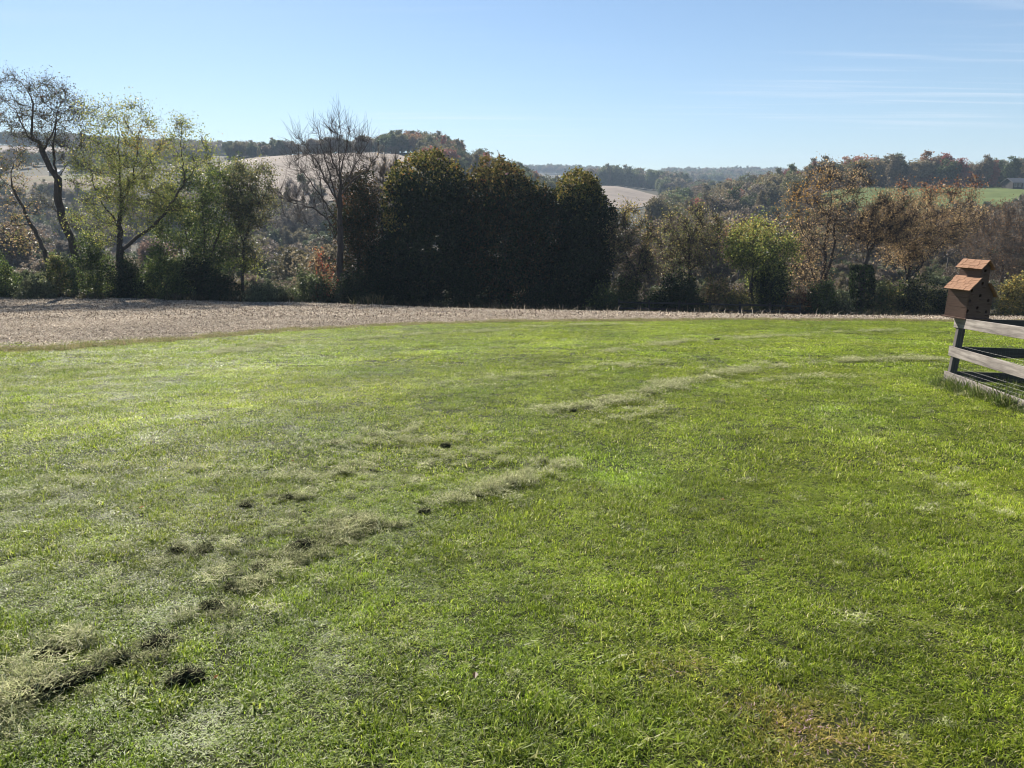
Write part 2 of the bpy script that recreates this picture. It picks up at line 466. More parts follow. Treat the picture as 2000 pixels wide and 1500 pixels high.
def grow(trunks, attr, step, influence, kill, r, max_nodes=9000, wig=0.12, max_it=160):
    nodes = []; par = []
    for k, poly in enumerate(trunks):
        pts = resample(poly, step)
        if len(pts) > 2: pts[1:-1] += r.normal(0, step * 0.10, (len(pts) - 2, 3))
        if k == 0:
            prev = -1
        else:
            d = np.linalg.norm(np.array(nodes) - pts[0], axis=1); prev = int(d.argmin())
            pts = pts[1:]
        for p in pts:
            nodes.append(p); par.append(prev); prev = len(nodes) - 1
    N = np.empty((max_nodes + 400, 3)); n = len(nodes); N[:n] = nodes
    A = np.array(attr, float)
    D = ((A[:, None, :] - N[None, :n, :]) ** 2).sum(-1)
    near = D.argmin(1); nd = D[np.arange(len(A)), near]
    alive = nd > kill ** 2
    for it in range(max_it):
        act = alive & (nd < influence ** 2)
        if not act.any() or n > max_nodes: break
        idx = near[act]
        dirs = unit(A[act] - N[idx])
        acc = np.zeros((n, 3)); np.add.at(acc, idx, dirs)
        src = np.unique(idx)
        d = unit(acc[src] + r.normal(0, wig, (len(src), 3)))
        new = N[src] + d * step
        # skip stuck duplicates
        k = len(new)
        N[n:n + k] = new; par.extend(src.tolist())
        D2 = ((A[:, None, :] - new[None]) ** 2).sum(-1)
        j = D2.argmin(1); dj = D2[np.arange(len(A)), j]
        upd = dj < nd - 1e-9
        stuck = act & ~upd
        alive &= ~stuck
        near[upd] = n + j[upd]; nd[upd] = dj[upd]
        alive &= nd > kill ** 2
        n += k
    return N[:n].copy(), np.array(par)

def radii(par, tip, base):
    n = len(par); cnt = np.zeros(n)
    has = np.zeros(n, bool); has[par[par >= 0]] = True
    cnt[~has] = 1
    for i in range(n - 1, 0, -1):
        if par[i] >= 0: cnt[par[i]] += cnt[i]
    tot = max(cnt[0], 2)
    e = math.log(max(base / tip, 1.5)) / math.log(tot)
    return tip * cnt ** e, ~has, cnt

def tubes(P0, P1, R0, R1, D0, D1, k):
    """k-sided tapered tubes, one per segment, rings square to D0 / D1"""
    ref = np.array((0.11, 0.97, 0.21))
    def ring(P, Rr, D):
        a = unit(np.cross(D, ref)); b = np.cross(D, a)
        t = np.arange(k) * 2 * math.pi / k
        return P[:, None] + Rr[:, None, None] * (np.cos(t)[None, :, None] * a[:, None] + np.sin(t)[None, :, None] * b[:, None])
    V = np.concatenate([ring(P0, R0, D0), ring(P1, R1, D1)], 1)
    m = len(P0); base = (np.arange(m) * 2 * k)[:, None]
    j = np.arange(k); jn = (j + 1) % k
    F = np.stack([base + j, base + jn, base + k + jn, base + k + j], -1).reshape(-1, 4)
    return V.reshape(-1, 3), F

def wood_mesh(name, N, par, Rd, cnt, r, twigs, twig_len, twig_r, mat, kthick=6, up=0.25):
    n = len(N); ch = np.arange(1, n); ch = ch[par[ch] >= 0]; pa = par[ch]
    d = np.zeros((n, 3)); d[ch] = unit(N[ch] - N[pa]); d[0] = (0, 0, 1)
    main = np.full(n, -1); order = ch[np.argsort(cnt[ch])]
    main[par[order]] = order
    nd = d.copy(); mm = main >= 0; nd[mm] = unit(d[mm] + d[main[mm]])
    ism = main[pa] == ch
    R0 = np.where(ism, Rd[pa], np.minimum(Rd[ch] * 1.25, Rd[pa])); R1 = Rd[ch]
    D0 = np.where(ism[:, None], nd[pa], d[ch]); D1 = nd[ch]
    VV, FF, off = [], [], 0
    thick = R1 > 0.05
    for sel, k in ((thick, kthick), (~thick, 3)):
        if sel.any():
            v, f = tubes(N[pa[sel]], N[ch[sel]], R0[sel], R1[sel], D0[sel], D1[sel], k)
            VV.append(v); FF.append(f + off); off += len(v)
    tip_pos = []
    if twigs:
        cand = np.where(cnt < max(3, np.median(cnt) * 2 + 1))[0]
        cand = cand[cand > 0]
        src = r.choice(cand, twigs)
        s = N[src] - d[src] * (r.random((twigs, 1)) * 0.3)
        dd = unit(d[src] * 0.7 + r.normal(0, 0.55, (twigs, 3)) + np.array((0, 0, up)))
        L = twig_len * (0.5 + r.random((twigs, 1)))
        mid = s + dd * L * 0.5; d2 = unit(dd + r.normal(0, 0.3, (twigs, 3)) + np.array((0, 0, up * 0.6)))
        e = mid + d2 * L * 0.5
        w = np.full(twigs, twig_r)
        v, f = tubes(s, mid, w, w * 0.8, dd, dd, 3); VV.append(v); FF.append(f + off); off += len(v)
        v, f = tubes(mid, e, w * 0.8, w * 0.35, d2, d2, 3); VV.append(v); FF.append(f + off); off += len(v)
        tip_pos = np.concatenate([mid, e, s + (mid - s) * 0.5])
    else:
        tip_pos = N[cnt <= 2]
    me = quick_mesh(name, np.concatenate(VV), np.concatenate(FF), 4, [mat], smooth=True)
    return me, tip_pos

def leaf_geo(P, size, r, droop=0.0, flat=0.0, aspect=0.62):
    """one folded leaf (two triangles) at each point"""
    m = len(P)
    nrm = unit(r.normal(0, 1, (m, 3)) + np.array((0, 0, flat)))
    a = unit(np.cross(nrm, r.normal(0, 1, (m, 3)))); a[:, 2] -= droop; a = unit(a)
    b = unit(np.cross(nrm, a))
    s = (size * (0.6 + 0.8 * r.random(m)))[:, None]
    fold = nrm * s * 0.16
    V = np.stack([P - a * s * 0.5, P + b * s * aspect * 0.5 + fold, P + a * s * 0.5, P - b * s * aspect * 0.5 + fold], 1).reshape(-1, 3)
    i = (np.arange(m) * 4)[:, None]
    F = np.concatenate([i + np.array([[0, 1, 2]]), i + np.array([[0, 2, 3]])], 1).reshape(-1, 3)
    return V, F

def palette(m, pal, r, height=None, jit=0.25):
    """per-leaf colours drawn from a weighted palette [(w,(r,g,b)), ...]"""
    w = np.array([p[0] for p in pal], float); w /= w.sum()
    c = np.array([p[1] for p in pal])[r.choice(len(pal), m, p=w)]
    return c * (1 + jit * r.normal(0, 1, (m, 1))).clip(0.35, 1.8)

def leaves_mesh(name, tips, count, size, spread, pal, mat, r, flat=0.0, clump=None, patch=None):
    src = tips[r.integers(0, len(tips), count)]
    P = src + r.normal(0, spread, (count, 3))
    V, F = leaf_geo(P, size, r, 0.25, flat)
    c = palette(count, pal, r)
    if patch is not None:      # branches that turned another colour; on the maples also sunlight painted on crown edges
        pm, fn = patch
        sel = fn(P, r)
        c[sel] = palette(int(sel.sum()), pm, r)
    return quick_mesh(name, V, F, 3, [mat], tint=np.repeat(c, 4, axis=0))

def ellipsoid_pts(ells, n, Y, r, shell=0.0):
    """points inside ellipsoids given in picture pixels: (px,py,rx,ry[,rdepth m[,weight]])"""
    out = []
    w = np.array([(e[2] * e[3]) * (e[5] if len(e) > 5 else 1) for e in ells], float); w /= w.sum()
    for e, ww in zip(ells, w):
        k = max(3, int(n * ww)); c = np.array(at(e[0], e[1], Y))
        sc = Y * 1.03 / FPX
        rd = e[4] if len(e) > 4 and e[4] else e[2] * sc
        d = unit(r.normal(0, 1, (k, 3))); rad = r.random((k, 1)) ** (1 / 3.0 * (1 - shell) + 0.1 * shell)
        out.append(c + d * rad * np.array((e[2] * sc, rd, e[3] * sc)))
    return np.concatenate(out)

def make_tree(name, label, Y, trunks, ells, pal, n_attr=500, base_r=0.25, leaves=9000, leaf=0.16, spread=0.28, twigs=1200, twig_len=0.8,
              twig_r=0.012, step=0.45, seed=1, mat=None, bark=None, shell=0.0, tip=0.012, group="trees in the line below the field", cat="tree",
              influence=6.0, kill=0.75, patch=None, flat=0.0, fill=0, leaf_up=0.25):
    r = np.random.default_rng(seed)
    T = []
    for k, poly in enumerate(trunks):
        w = [np.array(at(p[0], p[1], Y + (p[2] if len(p) > 2 else 0.0))) for p in poly]
        if k == 0:
            w[0][2] = Hf(w[0][0], w[0][1]) - 0.15
        T.append(w)
    attr = ellipsoid_pts(ells, n_attr, Y, r, shell)
    attr = attr[attr[:, 2] > H(attr[:, 0], attr[:, 1]) + 0.6]
    N, par = grow(T, attr, step, influence, kill, r)
    Rd, tips, cnt = radii(par, tip, base_r)
    base = T[0][0].copy()
    # flare of the root collar
    hgt = N[:, 2] - base[2]
    Rd = Rd * (1 + 0.5 * np.exp(-hgt / 0.5) * (cnt > cnt.max() * 0.3))
    root = empty(name, base)
    props(root, label, cat, group)
    wm, tp = wood_mesh("trunk", N - base, par, Rd, cnt, r, twigs, twig_len, twig_r, bark or BARK, up=leaf_up)
    mesh_obj("trunk", wm, root)
    if leaves:
        tp = np.concatenate([tp, N[cnt <= 2] - base])
        if fill: tp = np.concatenate([tp, np.repeat(attr - base, fill, axis=0)])
        if patch is not None:
            pf = patch[1]; patch = (patch[0], lambda P, rr, pf=pf: pf(P + base, rr))
        cm = leaves_mesh("crown", tp, leaves, leaf, spread, pal, mat or LEAF, r, flat, patch=patch)
        mesh_obj("crown", cm, root)
    return root

# colours of leaves (surface colours)
GREEN = [(5, (0.065, 0.10, 0.026)), (3, (0.11, 0.15, 0.036)), (1.5, (0.20, 0.22, 0.06))]
DARK = [(6, (0.022, 0.036, 0.014)), (3, (0.035, 0.05, 0.018)), (1, (0.06, 0.055, 0.02))]
DARKRUST = [(5, (0.028, 0.036, 0.014)), (3, (0.06, 0.05, 0.018)), (2, (0.10, 0.055, 0.02))]
LIME = [(4, (0.23, 0.265, 0.06)), (3, (0.31, 0.32, 0.08)), (2, (0.15, 0.19, 0.045)), (1, (0.42, 0.36, 0.09))]
OLIVE = [(4, (0.17, 0.17, 0.06)), (3, (0.25, 0.215, 0.08)), (2, (0.11, 0.135, 0.045)), (1, (0.36, 0.28, 0.11))]
BROWN = [(4, (0.32, 0.22, 0.115)), (3, (0.43, 0.30, 0.15)), (2, (0.22, 0.165, 0.09)), (2, (0.55, 0.39, 0.18))]
RUST = [(4, (0.26, 0.10, 0.045)), (3, (0.34, 0.16, 0.06)), (2, (0.18, 0.09, 0.05))]
RED = [(4, (0.38, 0.09, 0.05)), (3, (0.45, 0.15, 0.08)), (2, (0.25, 0.08, 0.05))]
YELLOW = [(4, (0.34, 0.27, 0.07)), (3, (0.24, 0.23, 0.06)), (2, (0.42, 0.30, 0.08))]
GREYGREEN = [(4, (0.13, 0.15, 0.075)), (3, (0.20, 0.21, 0.11)), (2, (0.08, 0.10, 0.045))]

def above(pxpy, Y, rad, prob=0.9):
    """selector: leaves near a picture position at that depth"""
    c = np.array(at(pxpy[0], pxpy[1], Y)); s = rad * Y / FPX
    return lambda P, r: (np.linalg.norm((P - c)[:, [0, 2]], axis=1) < s) & (r.random(len(P)) < prob)
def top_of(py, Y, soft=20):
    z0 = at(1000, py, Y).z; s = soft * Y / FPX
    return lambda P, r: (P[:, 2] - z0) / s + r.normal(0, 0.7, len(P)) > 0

def sun_rim(fn, px, py, Y):  # adds the left edge to the leaves that get painted sunlight
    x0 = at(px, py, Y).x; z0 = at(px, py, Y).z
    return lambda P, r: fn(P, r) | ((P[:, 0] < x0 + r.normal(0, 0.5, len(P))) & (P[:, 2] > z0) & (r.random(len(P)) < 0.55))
TREES = []
def T(*a, **k):
    k.setdefault("seed", 100 + len(TREES)); TREES.append(make_tree(*a, **k)); return TREES[-1]

# --- far left
T("tree", "thin leaning tree with few leaves at the far left edge", 64, [[(94, 590), (96, 530), (88, 490), (62, 440), (40, 395), (24, 365)], [(24, 365), (0, 348), (-30, 335)], [(24, 365), (22, 335), (27, 315), (40, 300)], [(62, 440), (30, 440), (-10, 445)], [(88, 490), (60, 470), (35, 455)]],
  [(20, 320, 60, 35), (-20, 380, 50, 50), (40, 410, 40, 60), (30, 470, 40, 30)], BROWN[:2] + OLIVE, n_attr=170, base_r=0.19, leaves=2600, leaf=0.15, spread=0.25, twigs=700)
T("tree", "tall crooked tree with sparse leaves, tallest at the left end", 66, [[(158, 590), (155, 540), (146, 500), (140, 470), (124, 435), (113, 385), (112, 350), (100, 330), (88, 305), (75, 278), (55, 269), (42, 269)],
   [(112, 355), (128, 325), (122, 305), (118, 315), (130, 296)], [(112, 350), (105, 310), (104, 285), (108, 255), (112, 215), (130, 190)], [(62, 272), (63, 240), (65, 200), (50, 170), (25, 145)], [(55, 269), (52, 258), (30, 215), (0, 190)],
   [(84, 295), (95, 275), (107, 250), (122, 220), (150, 200)], [(124, 435), (160, 450), (195, 445), (210, 430)], [(120, 420), (90, 395), (75, 380)], [(128, 325), (150, 305), (165, 295)]],
  [(60, 200, 80, 50, 3.0), (30, 235, 60, 36, 3.0), (125, 218, 55, 36, 3.0), (110, 262, 50, 38, 2.5), (60, 172, 62, 22, 3.0)], [(5, (0.05, 0.05, 0.02)), (3, (0.10, 0.085, 0.03)), (3, (0.14, 0.14, 0.05)), (1, (0.16, 0.08, 0.04))],
  n_attr=520, base_r=0.34, leaves=6600, leaf=0.125, spread=0.30, twigs=2200, twig_len=0.9, kill=0.7)
T("tree", "pale yellow green tree forking low with one limb reaching right", 64, [[(236, 590), (236, 530), (233, 490), (233, 440), (238, 400), (235, 340), (232, 290), (230, 250), (225, 215)], [(234, 492), (262, 470), (300, 440), (325, 412), (345, 380), (362, 355), (380, 330), (405, 305)],
   [(362, 360), (358, 320), (352, 280), (356, 245)], [(235, 400), (260, 350), (268, 300), (272, 260), (280, 225)], [(233, 440), (200, 400), (180, 350), (175, 310)], [(325, 412), (360, 405), (385, 400)], [(236, 380), (290, 320), (310, 290)]],
  [(225, 245, 55, 58, 3.0), (280, 240, 45, 45, 3.0), (250, 330, 100, 70, 5.0), (190, 350, 50, 70, 3.0), (355, 260, 40, 38, 2.5), (390, 310, 40, 35, 2.5), (300, 390, 70, 60, 4.0), (190, 430, 50, 50, 3.5)],
  LIME, n_attr=1100, base_r=0.32, leaves=25000, leaf=0.135, spread=0.34, twigs=3000, twig_len=0.8, patch=(YELLOW, above((295, 275), 64, 28, 0.7)))
T("tree", "green leafy tree with several stems left of the bare tree", 67, [[(405, 600), (402, 520), (400, 470), (395, 400), (390, 350)], [(402, 520), (430, 450), (440, 380), (445, 330)], [(402, 540), (370, 480), (355, 430), (350, 390)]],
  [(395, 390, 50, 65, 4.0), (440, 370, 45, 50, 3.5), (350, 430, 45, 60, 3.5), (420, 470, 60, 60, 4.0), (370, 520, 60, 50, 3.5), (460, 420, 30, 40, 2.5)], GREEN, n_attr=700, base_r=0.24, leaves=29000, leaf=0.16, spread=0.3, twigs=2000,
  patch=(LIME, lambda P, r: (r.random(len(P)) < np.clip((P[:, 0] + 26) / 30, 0.1, 0.5))))
T("tree", "slender olive tree with thin trunk beside the green leafy tree", 66, [[(475, 600), (474, 540), (476, 480), (490, 430), (497, 380), (500, 340)], [(476, 490), (465, 430), (470, 370), (474, 330)], [(490, 430), (515, 390), (530, 350)]],
  [(495, 350, 48, 38, 2.5), (500, 410, 45, 50, 2.8), (470, 390, 30, 50, 2.5), (480, 500, 35, 40, 2.0)], GREYGREEN + OLIVE[:2], n_attr=450, base_r=0.15, leaves=11500, leaf=0.15, spread=0.25, twigs=1600,
  patch=(LIME, above((485, 535), 66, 34, 0.8)))
T("tree", "tall leafless tree with fan of bare branches against the hill field", 62, [[(662, 605), (663, 540), (664, 470), (663, 420), (665, 370), (664, 345)], [(664, 350), (648, 310), (645, 270), (650, 235)], [(664, 345), (672, 310), (680, 275), (684, 245)],
   [(664, 400), (640, 360), (615, 310), (590, 275)], [(664, 440), (630, 390), (600, 345), (575, 315)], [(664, 460), (640, 430), (610, 405), (570, 395), (545, 375)], [(664, 480), (645, 445), (630, 395), (625, 350), (612, 315)], [(664, 430), (655, 380), (640, 330), (625, 280), (620, 250)],
   [(664, 370), (690, 330), (705, 300), (722, 270)], [(664, 500), (645, 475), (620, 455), (590, 432), (560, 425)], [(664, 350), (662, 300), (665, 255), (662, 225)], [(664, 385), (690, 350), (720, 330), (740, 300)]],
  [(655, 280, 78, 34, 3.5), (600, 320, 50, 50, 3.0), (700, 300, 40, 45, 3.0), (580, 390, 45, 45, 3.0), (640, 340, 60, 60, 3.5)], BROWN, n_attr=330, base_r=0.27, leaves=0, twigs=1700, twig_len=1.5, twig_r=0.011, tip=0.015,
  step=0.4, kill=0.8, influence=4.0, bark=BARK, leaf_up=0.6)
T("tree", "small dark tree with rusty leaves behind the bare tree", 66, [[(700, 605), (700, 540), (702, 470), (705, 400), (703, 350)], [(702, 480), (680, 430), (672, 390)], [(702, 480), (725, 430), (732, 400)]],
  [(702, 370, 34, 40, 3.0), (700, 440, 48, 60, 4.0), (710, 530, 52, 60, 4.5)], DARKRUST, n_attr=500, base_r=0.22, leaves=19000, leaf=0.19, spread=0.35, twigs=700, mat=LEAF_DENSE, patch=(RUST, above((668, 385), 66, 16, 0.5)))
T("tree", "thin upright leafless tree between the rusty tree and the first round maple", 70, [[(748, 610), (748, 520), (747, 450), (748, 400), (750, 350), (752, 320)], [(747, 460), (735, 410), (732, 360), (728, 325)], [(748, 430), (762, 380), (768, 340), (772, 310)]],
  [(748, 350, 28, 45, 2.0), (735, 380, 20, 45, 2.0), (765, 360, 18, 50, 2.0)], BROWN, n_attr=220, base_r=0.14, leaves=500, leaf=0.12, twigs=2200, twig_len=0.8, twig_r=0.010, bark=BARK_PALE, leaf_up=0.7)
# --- the three dense dark maples
MAPLE = dict(n_attr=2600, fill=9, base_r=0.42, leaf=0.24, spread=0.17, twigs=500, mat=LEAF_DENSE, shell=0.5, influence=9.0, kill=1.2, step=0.6, group="dense dark maples in the tree line", cat="tree")
T("maple_tree", "dense dark rounded maple, leftmost and tallest of the three", 66, [[(838, 615), (838, 560), (836, 500), (838, 430), (836, 370)], [(838, 545), (795, 480), (785, 420)], [(838, 545), (880, 480), (890, 420)]],
  [(835, 365, 74, 66, 4.5), (800, 410, 50, 70, 4.5), (875, 410, 42, 70, 4.5), (835, 470, 84, 100, 5.0), (830, 540, 82, 50, 4.8), (760, 520, 40, 55, 3.5)], DARK, leaves=52000, patch=([(4, (0.15, 0.15, 0.038)), (3, (0.24, 0.19, 0.05)), (0.4, (0.26, 0.13, 0.045))], sun_rim(top_of(335, 66, 30), 784, 450, 66)), **MAPLE)  # top and left leaves: a little rust, and sunlight painted in as paler colours
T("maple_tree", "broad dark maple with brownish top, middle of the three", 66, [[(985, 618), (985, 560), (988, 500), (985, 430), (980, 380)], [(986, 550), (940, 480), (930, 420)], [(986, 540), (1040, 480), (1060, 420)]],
  [(968, 370, 58, 58, 4.2), (940, 420, 42, 80, 4.2), (1020, 410, 58, 62, 4.5), (985, 480, 90, 90, 5.0), (1060, 450, 52, 80, 4.5), (985, 550, 100, 48, 4.8), (1060, 405, 24, 32, 2.5)], DARK + [(4, (0.075, 0.052, 0.02))], leaves=56000, patch=([(4, (0.15, 0.13, 0.038)), (2, (0.23, 0.165, 0.05)), (0.4, (0.28, 0.12, 0.045))], top_of(350, 66, 34)), **MAPLE)  # top leaves: own brown plus sunlight painted in as paler colours
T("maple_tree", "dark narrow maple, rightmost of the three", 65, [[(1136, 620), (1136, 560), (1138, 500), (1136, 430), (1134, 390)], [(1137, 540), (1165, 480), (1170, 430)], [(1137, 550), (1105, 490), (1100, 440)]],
  [(1128, 380, 40, 46, 3.6), (1138, 430, 52, 70, 4.2), (1148, 500, 48, 80, 4.5), (1120, 540, 58, 60, 4.5), (1185, 430, 18, 30, 1.8)], DARK, leaves=40000, patch=([(3, (0.17, 0.165, 0.04)), (2, (0.24, 0.18, 0.055))], top_of(375, 65, 30)), **MAPLE)  # top leaves coloured paler to paint in the sunlight
# --- right of the maples
T("tree", "crooked small tree with yellowing top right of the maples", 60, [[(1243, 625), (1242, 580), (1243, 545), (1235, 520), (1222, 500), (1210, 480), (1200, 460)], [(1222, 500), (1222, 460), (1220, 430)], [(1242, 545), (1252, 500), (1262, 470), (1270, 450)]],
  [(1225, 425, 30, 28, 2.0), (1212, 470, 28, 40, 2.2), (1262, 460, 30, 45, 2.2), (1240, 530, 40, 40, 2.4)], OLIVE + BROWN[:1], n_attr=380, base_r=0.16, leaves=6000, leaf=0.14, spread=0.24, twigs=2200, patch=(YELLOW, above((1228, 412), 60, 22, 0.7)))
T("tree", "wide olive brown tree with many fine branches right of centre", 62, [[(1350, 625), (1350, 570), (1349, 530), (1346, 480), (1347, 445)], [(1350, 535), (1335, 490), (1320, 455), (1310, 430)], [(1350, 530), (1375, 500), (1395, 470), (1405, 440)], [(1350, 545), (1328, 520), (1325, 480)], [(1346, 480), (1360, 440), (1370, 415)]],
  [(1340, 425, 45, 26, 2.8), (1310, 460, 38, 45, 2.8), (1385, 455, 40, 45, 2.8), (1345, 480, 60, 50, 3.2), (1310, 520, 30, 35, 2.2)], OLIVE + [(2, (0.12, 0.085, 0.05))], n_attr=800, base_r=0.20, leaves=8600, leaf=0.13, spread=0.30, twigs=3000, patch=(GREEN, above((1330, 545), 62, 34, 0.6)))
T("tree", "rounded bright green tree with yellow top and forked dark trunk", 59, [[(1467, 628), (1467, 590), (1467, 560), (1460, 540), (1447, 515), (1437, 490)], [(1467, 565), (1471, 530), (1470, 490), (1472, 455)], [(1467, 555), (1490, 520), (1505, 490)]],
  [(1478, 452, 48, 28, 3.0), (1435, 480, 32, 34, 2.6), (1500, 480, 48, 40, 3.0), (1475, 490, 62, 35, 3.2), (1505, 545, 36, 50, 2.8), (1540, 490, 25, 30, 2.0)], GREEN + LIME[:2], n_attr=700, base_r=0.2, leaves=18000, leaf=0.15, spread=0.25, twigs=1400, patch=(LIME + YELLOW[:1], top_of(468, 59, 16)))
T("tree", "tall open brown tree with twin trunks and orange leaf tufts", 61, [[(1600, 628), (1602, 580), (1608, 545), (1613, 510), (1612, 470), (1620, 430), (1625, 400), (1622, 360), (1635, 335)], [(1608, 550), (1624, 510), (1630, 470), (1630, 440), (1645, 405), (1648, 370), (1665, 345)],
   [(1625, 430), (1602, 405), (1585, 380), (1560, 365)], [(1613, 505), (1592, 480), (1570, 455), (1555, 425)], [(1602, 580), (1588, 540), (1578, 500), (1570, 480)], [(1624, 515), (1650, 475), (1668, 450)], [(1645, 405), (1672, 385), (1690, 350)]],
  [(1640, 345, 58, 28, 3.0), (1585, 370, 40, 26, 2.8), (1672, 360, 32, 36, 2.6), (1550, 410, 32, 26, 2.4), (1620, 400, 60, 50, 3.2), (1575, 460, 42, 42, 2.6), (1660, 460, 40, 40, 2.6), (1590, 530, 38, 40, 2.4)], BROWN + [(2, (0.10, 0.10, 0.04))], n_attr=900, base_r=0.25, leaves=7500, leaf=0.13, spread=0.36, twigs=3000, tip=0.013,
  patch=([(3, (0.32, 0.19, 0.05)), (2, (0.38, 0.22, 0.06))], lambda P, r: ((np.linalg.norm((P - np.array(at(1548, 402, 61)))[:, [0, 2]], axis=1) < 1.4) | (np.linalg.norm((P - np.array(at(1575, 360, 61)))[:, [0, 2]], axis=1) < 1.3)) & (r.random(len(P)) < .8)))
T("tree", "leaning brown tree rising out of the ivy covered stump", 60, [[(1678, 628), (1680, 580), (1683, 545), (1690, 515), (1705, 480), (1722, 450), (1740, 425)], [(1690, 515), (1697, 470), (1700, 440)], [(1705, 480), (1735, 455), (1750, 440)]],
  [(1735, 410, 42, 34, 2.6), (1705, 440, 34, 40, 2.4), (1745, 450, 32, 30, 2.4)], BROWN, n_attr=420, base_r=0.2, leaves=5600, leaf=0.13, spread=0.30, twigs=2600)
T("tree", "wide spreading brown tree with reddish top beside the birdhouse", 63, [[(1775, 630), (1775, 580), (1772, 545), (1765, 500), (1755, 460), (1745, 430)], [(1773, 550), (1785, 500), (1790, 450), (1785, 410)], [(1774, 545), (1800, 515), (1835, 480), (1865, 450), (1885, 425)], [(1774, 560), (1810, 500), (1830, 450), (1845, 410)], [(1773, 540), (1780, 480), (1810, 420), (1820, 390)], [(1772, 560), (1750, 520), (1735, 500)]],
  [(1790, 395, 60, 34, 3.5), (1850, 385, 55, 34, 3.5), (1745, 430, 40, 50, 3.0), (1830, 440, 75, 48, 4.0), (1775, 470, 55, 50, 3.5), (1890, 420, 32, 38, 2.6), (1905, 365, 22, 20, 1.8), (1770, 368, 24, 16, 1.8)], BROWN + OLIVE[3:], n_attr=1100, base_r=0.24, leaves=14500, leaf=0.13, spread=0.32, twigs=3400,
  patch=(RUST + BROWN[:1], top_of(385, 63, 14)))
T("tree", "grey brown tree with thin branches at the right edge", 66, [[(1955, 632), (1956, 580), (1958, 520), (1962, 470), (1970, 430)], [(1957, 540), (1930, 490), (1920, 450)], [(1958, 520), (1990, 480), (2010, 440)]],
  [(1960, 430, 50, 35, 3.5), (1925, 460, 38, 50, 3.0), (2000, 460, 45, 60, 3.5), (1960, 510, 60, 50, 3.5)], [(4, (0.14, 0.095, 0.06)), (3, (0.19, 0.13, 0.08)), (1, (0.24, 0.14, 0.07))], n_attr=650, base_r=0.2, leaves=8000, leaf=0.13, spread=0.32, twigs=3600, bark=BARK_PALE)
T("tree", "small bare grey tree between the twin trunk tree and the green tree", 68, [[(1560, 628), (1560, 560), (1558, 510), (1562, 470)], [(1560, 540), (1540, 500), (1532, 475)], [(1559, 530), (1580, 500), (1590, 480)]],
  [(1555, 500, 45, 45, 3.0), (1560, 550, 40, 35, 2.6)], BROWN, n_attr=320, base_r=0.13, leaves=2500, leaf=0.13, twigs=2400, twig_len=0.7, bark=BARK_PALE)
print("trees", round(time.time() - T0, 1))

# ------------------------------------------------------------------ bushes along the foot of the trees
def make_bush(name, label, Y, px, rx, top, pal, leaves=4200, leaf=0.15, seed=1, mat=None, stems=7, group="bushes at the foot of the tree line", depth=None, patch=None):
    r = np.random.default_rng(seed)
    x = at(px, 600, Y).x; g = Hf(x, Y); base = np.array((x, Y, g - 0.08))
    sc = Y * 1.03 / FPX; W = rx * sc; Ht = max(0.7, at(px, top, Y).z - g)
    D = depth or W * 0.8
    T_ = []
    for k in range(stems):
        a = r.random() * 2 * math.pi; q = 0.75 * r.random() ** 0.5
        T_.append([base + np.array((0.25 * W * math.cos(a) * q, 0.25 * D * math.sin(a) * q, 0)) if k == 0 else base, base + np.array((W * .5 * math.cos(a) * q, D * .5 * math.sin(a) * q, Ht * 0.35)), base + np.array((W * .75 * math.cos(a) * q, D * .75 * math.sin(a) * q, Ht * 0.7))])
    # lumpy dome of attraction points
    k = 260
    d = unit(r.normal(0, 1, (k, 3))); d[:, 2] = np.abs(d[:, 2])
    lump = 0.75 + 0.5 * vnoise(d[:, 0] * 2.2 + 9 + seed, d[:, 1] * 2.2 + d[:, 2] * 2 + 5, seed)
    attr = base + d * (r.random((k, 1)) ** 0.25) * np.array((W, D, Ht)) * lump[:, None]
    N, par = grow(T_, attr, 0.3, 5.0, 0.4, r)
    Rd, tips, cnt = radii(par, 0.009, 0.05)
    root = empty(name, base); props(root, label, "bush", group)
    wm, tp = wood_mesh("stem", N - base, par, Rd, cnt, r, 400, 0.45, 0.008, BARK)
    mesh_obj("stem", wm, root)
    pts = np.concatenate([tp, attr - base])
    cm = leaves_mesh("foliage", pts, leaves, leaf, 0.17, pal, mat or LEAF, r)
    mesh_obj("foliage", cm, root)
    return root
